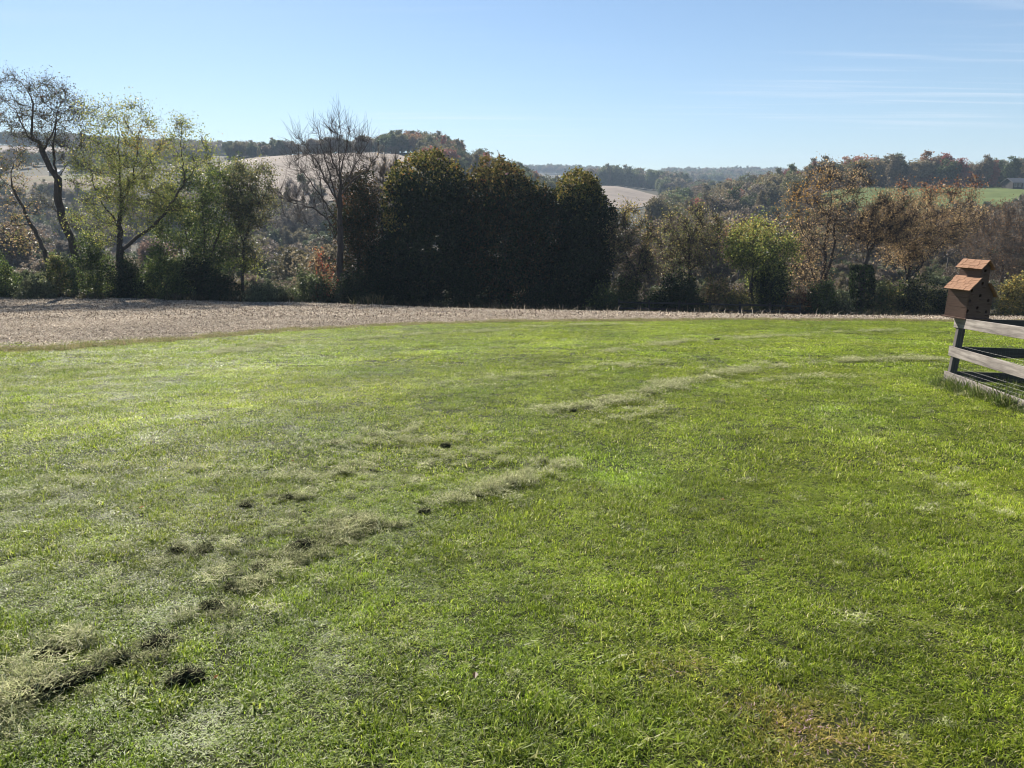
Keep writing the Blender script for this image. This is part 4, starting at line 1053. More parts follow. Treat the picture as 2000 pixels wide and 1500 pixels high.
# cut grass lying in rows
CPAL = [(4, (0.50, 0.50, 0.26)), (3, (0.38, 0.41, 0.185)), (3, (0.62, 0.59, 0.37)), (2, (0.18, 0.21, 0.08))]
def cut_patch(seed, n_, size, wid, hgt):
    r = np.random.default_rng(seed)
    P = np.zeros((n_, 3)); P[:, :2] = r.normal(0, size * 0.5, (n_, 2)); rr = np.linalg.norm(P[:, :2], axis=1) / size
    P[:, 2] = 0.012 + hgt * np.exp(-rr ** 2 * 1.5) * r.random(n_)
    V, F = blades(P, r.uniform(0.015, 0.06, n_), wid * (0.6 + 0.8 * r.random(n_)), r.normal(1.3, 0.35, n_), r.random(n_) * 6.28, r, 0.35)
    return quick_mesh("cutting_patch", V, F, 3, [STRAW], tint=np.repeat(palette(n_, CPAL, r), 5, axis=0))
CUTS = [cut_patch(700 + k, 70, 0.065, 0.0026, 0.035) for k in range(8)]
CUTF = [cut_patch(710 + k, 80, 0.13, 0.0050, 0.05) for k in range(6)]
def tangle(seed, n_, rad, hgt, wid, pal):
    r = np.random.default_rng(seed)
    d = unit(r.normal(0, 1, (n_, 3))); d[:, 2] = np.abs(d[:, 2]); P = d * (r.random((n_, 1)) ** 0.4) * np.array((rad, rad, hgt))
    V, F = blades(P, r.uniform(0.02, 0.06, n_) * wid / 0.0028, wid * (0.6 + 0.8 * r.random(n_)), r.normal(1.3, 0.4, n_), r.random(n_) * 6.28, r, 0.5)
    return quick_mesh("tangle", V, F, 3, [STRAW], tint=np.repeat(palette(n_, pal, r), 5, axis=0))
TPAL = CPAL + [(3, (0.10, 0.12, 0.05)), (3, (0.05, 0.055, 0.025))]
TANN = [tangle(770 + k, 150, 0.070, 0.034, 0.0027, TPAL) for k in range(6)]
TANF = [tangle(780 + k, 110, 0.13, 0.040, 0.0048, TPAL) for k in range(5)]
TX, TY, TS = [], [], []
r = np.random.default_rng(56)
for (pl, hw, amt, heap), P in zip(ROWS, allp):
    if heap < 0.3: continue
    n_ = int(len(P) * 0.05 * amt * 2.6 * heap); q = P[r.integers(0, len(P), n_)] + r.normal(0, hw * 0.62, (n_, 2))
    den = 0.4 * fbm(q[:, 0] * 1.1 + 17, q[:, 1] * 1.1 + 9, 64, 2) + 0.6 * fbm(q[:, 0] * 5.0 + 3, q[:, 1] * 5.0 + 41, 65, 2)
    k = (den > r.uniform(0.44, 0.60, n_)) & ((q[:, 1] < 8) | (r.random(n_) < 0.5)); q, den = q[k], den[k]
    TX.append(q[:, 0]); TY.append(q[:, 1]); TS.append((0.35 + 0.85 * r.random(len(q)) ** 1.8) * (0.6 + 0.4 * heap))
TX, TY, TS = map(np.concatenate, (TX, TY, TS))
ok = (TY > 0.8) & (TY < edge_depth(lawn_px(TX, TY)) - 0.4); TX, TY, TS = TX[ok], TY[ok], TS[ok]
for sel, src, lab in ((TY < 8, TANN, "rough clumpy windrow of cut grass running up from the lower left"), (TY >= 8, TANF, "rough clumpy windrow of cut grass curving toward the fence")):
    x, y, s = TX[sel], TY[sel], TS[sel]; n_ = len(x)
    instancer("windrow", np.stack([x, y, H(x, y) + 0.012], -1), slope_rot(x, y, r.random(n_) * 6.28, 0.12, r), np.stack([s * 1.15, s * 0.9, s * (0.7 + 0.6 * r.random(n_))], -1), r.integers(0, len(src), n_), src, (0.6 + 0.5 * r.random((n_, 1))) * np.ones(3), lab, "cuttings")
CX, CY, CS, CH = [], [], [], []
r = np.random.default_rng(55)
for (pl, hw, amt, heap), P in zip(ROWS, allp):
    L = len(P) * 0.05; n_ = int(L * amt)
    n_ = int(n_ * 1.7); q = P[r.integers(0, len(P), n_)]
    q = q + r.normal(0, hw * 0.8, (n_, 2)) * np.where(r.random((n_, 1)) < 0.25, 1.8, 0.7)
    den = 0.55 * fbm(q[:, 0] * 1.3 + 7, q[:, 1] * 1.3 + 90, 61, 2) + 0.45 * fbm(q[:, 0] * 6.5 + 3, q[:, 1] * 6.5 + 40, 63, 2)
    k = den > r.uniform(0.42, 0.64, n_); q = q[k]; den = den[k]; n_ = len(q)
    CX.append(q[:, 0]); CY.append(q[:, 1]); CH.append((0.25 + heap * 0.8 * np.clip((den - 0.45) * 8, 0, 1.6)) * (0.5 + 0.8 * r.random(n_)))
# stray cuttings everywhere
n_ = 900; yy = 1.5 + 26 * r.random(n_) ** 0.7; xx = (r.random(n_) * 2 - 1) * 0.72 * yy
CX.append(xx); CY.append(yy); CH.append(np.full(n_, 0.2))
CX, CY, CH = map(np.concatenate, (CX, CY, CH)); n_ = len(CX)
ok = (CY < edge_depth(lawn_px(CX, CY)) - 0.4) & (CY > 0.8); CX, CY, CH = CX[ok], CY[ok], CH[ok]
for nm, sel, src, lab in (("grass_cuttings", CY < 9, CUTS, "dry pale grass cuttings lying in mower rows near the viewer"), ("grass_cuttings", CY >= 9, CUTF, "dry pale grass cuttings lying in rows farther down the lawn")):
    x, y, h = CX[sel], CY[sel], CH[sel]; n_ = len(x)
    stray = h < 0.21
    P = np.stack([x, y, H(x, y) + 0.018 + 0.02 * r.random(n_)], -1)
    s = np.where(stray, 0.55, 0.8 + 0.5 * r.random(n_))
    instancer(nm, P, slope_rot(x, y, r.random(n_) * 6.28, 0.06, r), np.stack([s, s, 0.5 + h], -1), r.integers(0, len(src), n_), src,
              (0.72 + 0.5 * r.random((n_, 1))) * np.array((1, 1, 1)), lab, "cuttings")
# dark damp heaps of cut grass
M_HEAP = ground_mat("damp_cuttings", [(0.3, (0.014, 0.013, 0.007)), (0.7, (0.042, 0.038, 0.02))], 30.0, None, None, 1.0, 0.02)
HN = {}
HEAPS.sort()
for k, (px, py, s) in enumerate(HEAPS):
    x, y = on_lawn(px, py); g = Hf(x, y); rr = np.random.default_rng(800 + k)
    bm = bmesh.new(); bmesh.ops.create_icosphere(bm, subdivisions=3, radius=1.0)
    for v in bm.verts:
        n = v.co.normalized(); q = 0.65 + 0.7 * float(fbm(np.array([n.x * 2.2 + 9 + k]), np.array([n.y * 2.2 + n.z * 2 + 4]), 33, 3)[0])
        v.co = Vector((n.x * s * 1.0 * q, n.y * s * 0.6 * q, max(n.z, -0.15) * s * 0.52 * q))
    bm.normal_update()
    me = bpy.data.meshes.new("grass_heap")
    nv = len(bm.verts); pts = np.array([v.co for v in bm.verts]); nor = np.array([v.normal for v in bm.verts])
    bm.to_mesh(me); bm.free(); me.materials.append(M_HEAP)
    for p_ in me.polygons: p_.use_smooth = True
    sc_ = max(1.0, y / 6.0)
    i = rr.integers(0, nv, 620); i = i[nor[i, 2] > 0.15]
    V, F = blades(pts[i], rr.uniform(.02, .06, len(i)), np.full(len(i), 0.0032 * sc_), rr.normal(1.25, .35, len(i)), rr.random(len(i)) * 6.28, rr, .5)
    root = empty("cutting_heap", (x, y, g + 0.008)); root.rotation_euler = (0, 0, rr.normal(0.35, 0.3))
    where = "near mower row" if (px < 720 and py > 1000) else "pale dry patch left of the middle" if (px < 1120 and py > 840) else "curved row at mid lawn" if py > 740 and px < 1250 else "far row near the stubble" if py < 690 else "right half of the lawn"
    HN[where] = HN.get(where, -1) + 1
    props(root, "%s dark grass heap from the left in the %s" % (ORD[HN[where]], where), "grass heap", "dark heaps of cut grass on the lawn")
    mesh_obj("mound", me, root)
    mesh_obj("cut_blades", quick_mesh("cut_blades", V, F, 3, [STRAW_OWN], tint=np.repeat(palette(len(i), CPAL[:2] + [(5, (0.10, 0.12, 0.05)), (5, (0.045, 0.05, 0.022))], rr), 5, axis=0)), root)["kind"] = "stuff"
print("grass", round(time.time() - T0, 1))

# a few fallen autumn leaves
r = np.random.default_rng(57); n_ = 46; y = 1.8 + 14 * r.random(n_); x = (r.random(n_) * 2 - 1) * 0.62 * y
V, F = leaf_geo(np.stack([x, y, H(x, y) + 0.035], -1), 0.034, r, 0.0, 4.0)
o = mesh_obj("fallen_leaves", quick_mesh("fallen_leaves", V, F, 3, [LEAF], tint=np.repeat(palette(n_, RUST + [(3, (0.16, 0.09, 0.05))], r), 4, axis=0))); props(o, "a few fallen orange and brown leaves scattered on the lawn", "leaves", kind="stuff")
# stubble and straw on the field
SPAL = [(4, (0.55, 0.485, 0.385)), (3, (0.43, 0.37, 0.29)), (3, (0.68, 0.61, 0.495)), (3, (0.14, 0.105, 0.08)), (1, (0.08, 0.06, 0.045))]
def straw_patch(seed, n_, size, l0, l1, wid):
    r = np.random.default_rng(seed)
    P = np.zeros((n_, 3)); P[:, :2] = r.uniform(-size, size, (n_, 2)); P[:, 2] = r.random(n_) * 0.03
    ln = np.where(r.random(n_) < 0.012, np.abs(r.normal(0.5, 0.3, n_)), r.normal(1.38, 0.16, n_))
    V, F = blades(P, r.uniform(l0, l1, n_), wid * (0.6 + 0.8 * r.random(n_)), ln, r.random(n_) * 6.28, r, 0.2)
    return quick_mesh("straw_patch", V, F, 3, [STRAW], tint=np.repeat(palette(n_, SPAL, r), 5, axis=0))
SN = [straw_patch(720 + k, 700, 0.5, 0.03, 0.12, 0.026) for k in range(5)]
SF = [straw_patch(730 + k, 560, 0.8, 0.05, 0.16, 0.05) for k in range(5)]
X_, Y_, r = scatter(17.0, 34.0, 0.8, 905, 0.3); X2, Y2, r2 = scatter(34.0, 65.0, 1.3, 906, 0.3)
for xx, yy, src, lab in ((X_, Y_, SN, "broken straw and stubble on the near part of the field"), (X2, Y2, SF, "broken straw and stubble on the far part of the field")):
    px = 1000.0 + xx / yy * FPX / CP
    k = yy > edge_depth(px) + 0.25; xx, yy = xx[k], yy[k]; n_ = len(xx)
    t = (0.75 + 0.5 * fbm(xx * 0.35 + 5, yy * 0.35 + 5, 66, 3))[:, None] * np.array((1, 0.98, 0.98))
    instancer("straw", np.stack([xx, yy, H(xx, yy) - 0.005], -1), slope_rot(xx, yy, r.random(n_) * 6.28), np.ones((n_, 3)), r.integers(0, 5, n_), src, t, lab, "straw")
# ragged grass fringe between lawn and field, weeds under the trees
def weed_patch(seed, n_, size, l0, l1, wid, pal, lean=0.35):
    r = np.random.default_rng(seed)
    P = np.zeros((n_, 3)); P[:, :2] = r.normal(0, size * .5, (n_, 2))
    V, F = blades(P, r.uniform(l0, l1, n_), wid * (0.6 + 0.8 * r.random(n_)), np.abs(r.normal(lean, .3, n_)), r.random(n_) * 6.28, r, 0.7)
    return quick_mesh("weed_patch", V, F, 3, [GRASS], tint=np.repeat(palette(n_, pal, r), 5, axis=0))
WE = [weed_patch(740 + k, 160, 0.35, 0.10, 0.22, 0.02, [(3, (0.24, 0.22, 0.08)), (2, (0.17, 0.21, 0.05)), (2, (0.36, 0.29, 0.16))]) for k in range(4)]
r = np.random.default_rng(910); px = r.uniform(-300, 2300, 1100); y = edge_depth(px) + r.normal(0.1, 0.28, 1100); x = (px - 1000) * CP / FPX * np.maximum(y, 26) ; x = ux(px, y); n_ = len(x)
instancer("edge_grass", np.stack([x, y, H(x, y) - 0.01], -1), np.stack([0 * x, 0 * x, r.random(n_) * 6.28], -1), np.repeat(0.25 + 0.45 * r.random((n_, 1)), 3, 1), r.integers(0, 4, n_), WE, 0.8 + 0.4 * r.random((n_, 1)) * np.ones(3), "ragged pale grass fringe where lawn meets stubble", "grass")
WU = [weed_patch(750 + k, 260, 0.8, 0.3, 0.9, 0.05, [(4, (0.05, 0.055, 0.022)), (3, (0.09, 0.085, 0.035)), (2, (0.15, 0.11, 0.06))]) for k in range(4)]
n_ = 700; px = r.uniform(-250, 2250, n_); y = np.interp(px, [0, 500, 700, 1200, 2000], [66, 65, 64, 60, 57]) + r.normal(0, 2.2, n_); x = ux(px, y)
instancer("undergrowth", np.stack([x, y, H(x, y) - 0.05], -1), np.stack([0 * x, 0 * x, r.random(n_) * 6.28], -1), np.repeat(0.6 + 0.8 * r.random((n_, 1)), 3, 1), r.integers(0, 4, n_), WU, 0.7 + 0.6 * r.random((n_, 1)) * np.ones(3), "dark weeds and brambles along the foot of the trees", "undergrowth")
print("straw", round(time.time() - T0, 1))
# ------------------------------------------------------------------ weathered board fence at the right
def wood_mat(name, c0, c1, c2, stretch, rough=0.8, knots=True):
    m, nt, out = new_mat(name)
    b = pbsdf(nt, rough, 0.25)
    n = noise_node(nt, 9.0, 8.0, 0.7, stretch=stretch)
    n2 = noise_node(nt, 1.7, 3.0, 0.6)
    c = ramp(nt, n.outputs["Fac"], [(0.30, c0), (0.52, c1), (0.72, c2)])
    c = mixc(nt, c, ramp(nt, n2.outputs["Fac"], [(0.3, (0.72, 0.70, 0.70)), (0.65, (1.0, 1.0, 1.0))]), 1.0, "MULTIPLY")
    if knots:
        t = nt.nodes.new("ShaderNodeTexCoord"); vo = nt.nodes.new("ShaderNodeTexVoronoi"); vo.inputs["Scale"].default_value = 3.4
        mp = nt.nodes.new("ShaderNodeMapping"); mp.inputs["Scale"].default_value = tuple(1.0 if s_ >= 1 else 0.55 for s_ in stretch)
        nt.links.new(t.outputs["Object"], mp.inputs[0]); nt.links.new(mp.outputs[0], vo.inputs["Vector"])
        c = mixc(nt, c, ramp(nt, vo.outputs["Distance"], [(0.03, (0.25, 0.22, 0.2)), (0.13, (0.75, 0.72, 0.7)), (0.22, (1, 1, 1))]), 1.0, "MULTIPLY")
    nt.links.new(c, b.inputs["Base Color"])
    bump(nt, n.outputs["Fac"], b, 0.35, 0.004)
    nt.links.new(b.outputs[0], out.inputs[0])
    return m
M_RAIL = wood_mat("weathered_board", (0.10, 0.088, 0.08), (0.27, 0.24, 0.215), (0.44, 0.40, 0.36), (2.6, 0.16, 2.6))
M_RAIL_SHADED = wood_mat("shaded_board", (0.05, 0.045, 0.042), (0.085, 0.077, 0.072), (0.12, 0.11, 0.10), (14, 0.6, 14))  # far run faces away from the sun; its shade is put into the colour
M_RAILX = wood_mat("weathered_board_cross", (0.22, 0.20, 0.185), (0.40, 0.37, 0.345), (0.52, 0.485, 0.455), (0.6, 14, 14))
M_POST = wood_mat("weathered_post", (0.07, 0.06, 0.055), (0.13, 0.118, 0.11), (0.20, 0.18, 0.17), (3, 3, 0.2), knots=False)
m, nt, out = new_mat("galvanised_wire"); b = pbsdf(nt, 0.45, 0.5); b.inputs["Base Color"].default_value = (0.14, 0.14, 0.135, 1); b.inputs["Metallic"].default_value = 0.7
nt.links.new(b.outputs[0], out.inputs[0]); M_WIRE = m

c0 = at(1855, 750, 11.66); FX, FY = c0.x, c0.y; FG = Hf(FX, FY)
LEAN = R(3.4)
fence = empty("board_fence", (FX, FY, FG)); props(fence, "weathered grey three rail board fence corner below the birdhouse", "fence")
near_dir = Vector((-0.15, -1.0, 0)).normalized(); far_dir = Vector((1.0, -0.13, 0)).normalized()
def orient(o, xdir, ydir_hint):
    """local Y along xdir (length of board), local Z up-ish"""
    y = xdir.normalized(); x = y.cross(Vector((0, 0, 1))).normalized(); z = x.cross(y)
    o.rotation_euler = Matrix((x, y, z)).transposed().to_euler()
def post(loc, hgt, lean, name="post"):
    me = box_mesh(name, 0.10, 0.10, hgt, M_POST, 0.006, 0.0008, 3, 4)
    me.transform(Matrix.Translation((0, 0, hgt / 2 - 0.3)))
    o = mesh_obj(name, me, fence); o.location = Vector(loc) - fence.location
    yaw = math.atan2(-near_dir.x, -near_dir.y) * -1
    o.rotation_euler = (0, lean, yaw)
    return o
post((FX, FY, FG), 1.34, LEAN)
bm = bmesh.new(); bmesh.ops.create_cone(bm, cap_ends=True, segments=8, radius1=0.006, radius2=0.005, depth=0.004, matrix=Matrix.Rotation(R(90), 4, 'Y'))
NAIL = bpy.data.meshes.new('nail'); bm.to_mesh(NAIL); bm.free(); NAIL.materials.append(M_WIRE)
def run(direction, offset, length, tops, slope, mat, seed, start=-0.07, hgt=0.152):
    for k, zt in enumerate(tops):
        me = box_mesh("rail", 0.025, length, hgt, mat, 0.003, 0.0012, seed + k, 6)
        me.transform(Matrix.Translation((0, length / 2 + start, 0)))
        o = mesh_obj("rail", me, fence)
        d = Vector((direction.x, direction.y, slope[k])).normalized()
        orient(o, d, None)
        leanx = math.tan(LEAN) * zt
        o.location = Vector(offset) + Vector((leanx, 0, zt - hgt / 2))
        for yy_ in ((start + 0.10, start + length - 0.10)):
            for dz_ in (-0.035, 0.04):
                no = mesh_obj("nail", NAIL, o); no.location = (-0.0145 if direction is near_dir else 0.0145, yy_, dz_)
                no.parent = o
side = Vector((-near_dir.y, near_dir.x, 0)); side = side if side.x < 0 else -side      # outer (left) side of the near run
fside = Vector((-far_dir.y, far_dir.x, 0)); fside = fside if fside.y > 0 else -fside   # outer (far) side of the far run
zt = (1.065, 0.62, 0.225)
run(near_dir, side * 0.065, 2.62, zt, (0.082, 0.062, 0.056), M_RAIL, 20, -0.10)
run(far_dir, fside * 0.065, 2.9, (1.045, 0.61, 0.22), (-0.01, -0.012, -0.012), M_RAIL_SHADED, 30, -0.06)
for d, L, sl in ((near_dir, 2.45, 0.085), (far_dir, 2.75, -0.01)):
    p = Vector((FX, FY, 0)) + d * L; p.z = Hf(p.x, p.y)
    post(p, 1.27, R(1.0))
# welded wire behind the lower rails
def wire_run(d, off, L, h0, h1, sl, pitch):
    segs0, segs1 = [], []
    n = int(L / pitch)
    for i in range(n + 1):
        s = i * pitch; segs0.append((d.x * s + off.x, d.y * s + off.y, h0 + sl * s)); segs1.append((d.x * s + off.x + 0.0, d.y * s + off.y, h1 + sl * s))
    for j in range(int((h1 - h0) / pitch) + 1):
        z = h0 + j * pitch; segs0.append((off.x, off.y, z)); segs1.append((d.x * L + off.x, d.y * L + off.y, z + sl * L))
    a, b_ = np.array(segs0), np.array(segs1); dd = unit(b_ - a); w = np.full(len(a), 0.0009)
    v, f = tubes(a, b_, w, w, dd, dd, 4)
    o = mesh_obj("wire_mesh", quick_mesh("wire_mesh", v, f, 4, [M_WIRE]), fence)
wire_run(near_dir, side * -0.052, 2.4, 0.03, 0.68, 0.078, 0.055)
wire_run(far_dir, fside * -0.052, 2.7, 0.03, 0.68, -0.012, 0.055)

# tall grass left uncut under the fence
TG = [weed_patch(760 + k, 46, 0.16, 0.12, 0.46, 0.011, [(4, (0.07, 0.11, 0.02)), (3, (0.12, 0.16, 0.03)), (2, (0.30, 0.30, 0.15))], 0.6) for k in range(4)]
r = np.random.default_rng(66); X_, Y_ = [], []
for d, L, n_ in ((near_dir, 2.7, 64), (far_dir, 2.8, 50)):
    s = r.uniform(-0.15, L, n_); X_.append(FX + d.x * s + r.normal(-0.03, 0.12, n_)); Y_.append(FY + d.y * s + r.normal(0, 0.10, n_))
X_.append(FX + r.uniform(0.1, 2.2, 50)); Y_.append(FY - r.uniform(0.0, 1.8, 50))
s = r.random(46) ** 1.2 * 2.2; X_.append(FX + near_dir.x * s - 0.13 + r.normal(0, .05, 46)); Y_.append(FY + near_dir.y * s + r.normal(0, .08, 46)); NT = 46
X_, Y_ = np.concatenate(X_), np.concatenate(Y_); n_ = len(X_)
instancer("tall_grass", np.stack([X_, Y_, H(X_, Y_) - 0.01], -1), np.stack([r.normal(0, .15, n_), r.normal(-.1, .15, n_), r.random(n_) * 6.28], -1), np.repeat(0.25 + 0.45 * r.random((n_, 1)) ** 1.5 + 0.20 * (np.arange(n_) >= n_ - NT)[:, None], 3, 1), r.integers(0, 4, n_), TG, 0.8 + 0.4 * r.random((n_, 1)) * np.ones(3), "long uncut grass tufts along the foot of the board fence", "grass")

# ------------------------------------------------------------------ birdhouse
M_BWALL = wood_mat("brown_board", (0.115, 0.066, 0.048), (0.15, 0.088, 0.063), (0.19, 0.113, 0.082), (1, 1, 9), 0.75, False)
M_BROOF = wood_mat("cedar_shake", (0.20, 0.095, 0.05), (0.36, 0.19, 0.105), (0.47, 0.27, 0.16), (14, 1, 14), 0.8, False)
m, nt, out = new_mat("dark_inside"); b = pbsdf(nt, 0.9, 0.1); b.inputs["Base Color"].default_value = (0.02, 0.015, 0.012, 1); nt.links.new(b.outputs[0], out.inputs[0]); M_INSIDE = m
BW, BL = 0.48, 0.37            # gable width, depth
ztop = 1.085
bh = empty("birdhouse", (FX + math.tan(LEAN) * ztop + 0.05, FY - 0.005, FG + ztop))
props(bh, "brown wooden barn shaped birdhouse with raised loft on the fence post", "birdhouse")
bh.rotation_euler = (0, R(3.2), R(19))
tl, tr = 0.345 * BW, 0.70 * BW      # the raised middle
E_L, J_L, J_R, E_R, TE, RID = 0.44, 0.60, 0.52, 0.36, 0.76, 0.845
# profile of the gable (x from left to right, z)
prof = [(0, 0), (BW, 0), (BW, E_R), (tr, J_R), (tr, TE), ((tl + tr) / 2, RID), (tl, TE), (tl, J_L), (0, E_L)]
ox, oy = -BW / 2, -BL / 2
def gable(name, y0, th, holes=None):
    bm = bmesh.new()
    vs_ = [bm.verts.new((ox + x, y0, z)) for x, z in prof]
    f = bm.faces.new(vs_)
    bmesh.ops.triangulate(bm, faces=[f])
    ex = bmesh.ops.extrude_face_region(bm, geom=list(bm.faces))
    bmesh.ops.translate(bm, vec=(0, th, 0), verts=[g for g in ex["geom"] if isinstance(g, bmesh.types.BMVert)])
    bmesh.ops.recalc_face_normals(bm, faces=bm.faces)
    me = bpy.data.meshes.new(name); bm.to_mesh(me); bm.free(); me.materials.append(M_BWALL)
    o = mesh_obj(name, me, bh)
    if holes:
        bc = bmesh.new()
        for hx, hz in holes:
            bmesh.ops.create_cone(bc, cap_ends=True, segments=20, radius1=0.025, radius2=0.025, depth=0.2, matrix=Matrix.Translation((ox + hx, y0, hz)) @ Matrix.Rotation(R(90), 4, "X"))
        mc = bpy.data.meshes.new("cutter"); bc.to_mesh(mc); bc.free(); mc.materials.append(M_INSIDE)
        co = bpy.data.objects.new("cutter", mc); col.objects.link(co)
        co.parent = bh
        md = o.modifiers.new("holes", "BOOLEAN"); md.object = co; md.operation = "DIFFERENCE"; md.solver = "EXACT"
        bpy.context.view_layer.update()
        dg = bpy.context.evaluated_depsgraph_get()
        me2 = bpy.data.meshes.new_from_object(o.evaluated_get(dg)); o.modifiers.clear(); o.data = me2
        bpy.data.objects.remove(co)
    return o
HOLES = []
for hx, hy in ((1005, 335), (965, 585), (775, 735), (930, 830), (740, 940), (1085, 920), (890, 1075), (710, 1140), (1050, 1150)):
    z = (1280 - hy) / 10 / 133.0; x = ((hx - 670) - 0.125 * (1275 - hy)) / 440 * BW
    HOLES.append((x, z))
gable("front_wall", oy, 0.016, HOLES)
gable("back_wall", -oy - 0.016, 0.016)
for hx, hz in HOLES:
    bm = bmesh.new(); bmesh.ops.create_cone(bm, cap_ends=True, segments=10, radius1=0.005, radius2=0.005, depth=0.07, matrix=Matrix.Rotation(R(90), 4, "X"))
    me = bpy.data.meshes.new("perch"); bm.to_mesh(me); bm.free(); me.materials.append(M_BWALL)
    o = mesh_obj("perch", me, bh); o.location = (ox + hx, oy - 0.035, hz - 0.055)
def wall_board(name, x, z0, z1, seed):
    me = box_mesh(name, 0.014, BL - 0.034, z1 - z0, M_BWALL, 0.002, 0.0006, seed); o = mesh_obj(name, me, bh); o.location = (x, 0, (z0 + z1) / 2)
for k, (a, b_) in enumerate(((0.003, 0.148), (0.151, 0.300), (0.303, E_L - 0.004))): wall_board("side_board", ox + 0.007, a, b_, 40 + k)
for k, (a, b_) in enumerate(((0.003, 0.185), (0.188, E_R - 0.004))): wall_board("side_board", -ox - 0.007, a, b_, 44 + k)
for k, (a, b_) in enumerate(((J_L, J_L + 0.085), (J_L + 0.088, TE - 0.003))): wall_board("loft_board", ox + tl + 0.007, a, b_, 47 + k)
wall_board("loft_board", ox + tr - 0.007, J_R, TE - 0.003, 50)
me = box_mesh("floor_board", BW + 0.05, BL + 0.06, 0.022, M_BWALL, 0.003, 0.0, 1); o = mesh_obj("floor_board", me, bh); o.location = (0, 0, -0.0125)
def roof(xa, za, xb, zb, courses, over=0.045, name="shake", seed=0):
    """courses of shakes from the eave (xa,za) up to (xb,zb), running the depth of the house"""
    a, b_ = Vector((ox + xa, 0, za)), Vector((ox + xb, 0, zb)); d = (b_ - a).normalized(); a = a - d * over
    L = (b_ - a).length; up = Vector((-d.z, 0, d.x)); up = up if up.z > 0 else -up
    rr = np.random.default_rng(seed); cl_ = L / courses
    deck = box_mesh("roof_board", L, BL + 0.07, 0.008, M_BROOF); do = mesh_obj("roof_board", deck, bh)
    rm = Matrix((d, Vector((0, 1, 0)) if d.cross(Vector((0, 1, 0))).dot(up) > 0 else Vector((0, -1, 0)), up)).transposed()
    do.rotation_euler = rm.to_euler(); do.location = (a + b_) / 2 + up * 0.006
    for c in range(courses):
        y = -(BL + 0.09) / 2
        while y < (BL + 0.09) / 2 - 0.02:
            w = min(rr.uniform(0.07, 0.15), (BL + 0.09) / 2 - y)
            ln = cl_ * 1.22
            me = box_mesh("shake", ln, w - 0.003, 0.008, M_BROOF, 0.0015, 0.0012, int(rr.integers(1e6)))
            o = mesh_obj(name, me, bh)
            o.rotation_euler = (Matrix.Rotation(0, 3, "Y") @ rm @ Matrix.Rotation(R(2.4) * (1), 3, "Y")).to_euler()
            o.location = a + d * (cl_ * (c + 0.5) - 0.004 + rr.normal(0, 0.003)) + up * (0.0165 + rr.random() * 0.0015) + Vector((0, y + w / 2, 0))
            y += w
roof(0, E_L, tl, J_L, 4, 0.05, seed=1)
roof(BW, E_R, tr, J_R, 4, 0.05, seed=2)
roof(tl, TE, (tl + tr) / 2 + 0.004, RID + 0.004, 3, 0.05, seed=3)
roof(tr, TE, (tl + tr) / 2 - 0.004, RID + 0.004, 3, 0.05, seed=4)

# ------------------------------------------------------------------ buildings on the far slopes
def plain(name, c, rough=0.8, metal=0.0, var=0.2, scale=2.0):
    m, nt, out = new_mat(name); b = pbsdf(nt, rough, 0.3); b.inputs["Metallic"].default_value = metal
    n = noise_node(nt, scale, 4.0)
    nt.links.new(ramp(nt, n.outputs["Fac"], [(0.3, tuple(x * (1 - var) for x in c)), (0.7, tuple(min(1, x * (1 + var)) for x in c))]), b.inputs["Base Color"])
    nt.links.new(b.outputs[0], out.inputs[0]); return m
M_METALROOF = plain("metal_roof", (0.12, 0.123, 0.13), 0.7, 0.0)
M_WHITEROOF = plain("white_metal_roof", (0.75, 0.75, 0.74), 0.45)
M_SIDING = plain("dark_siding", (0.045, 0.04, 0.04))
M_SHEDWALL = plain("grey_boards", (0.22, 0.21, 0.2))
M_FRAME = plain("grey_trim", (0.22, 0.22, 0.22))
m, nt, out = new_mat("window_glass"); b = pbsdf(nt, 0.08, 0.6); b.inputs["Base Color"].default_value = (0.02, 0.025, 0.03, 1); nt.links.new(b.outputs[0], out.inputs[0]); M_GLASS = m
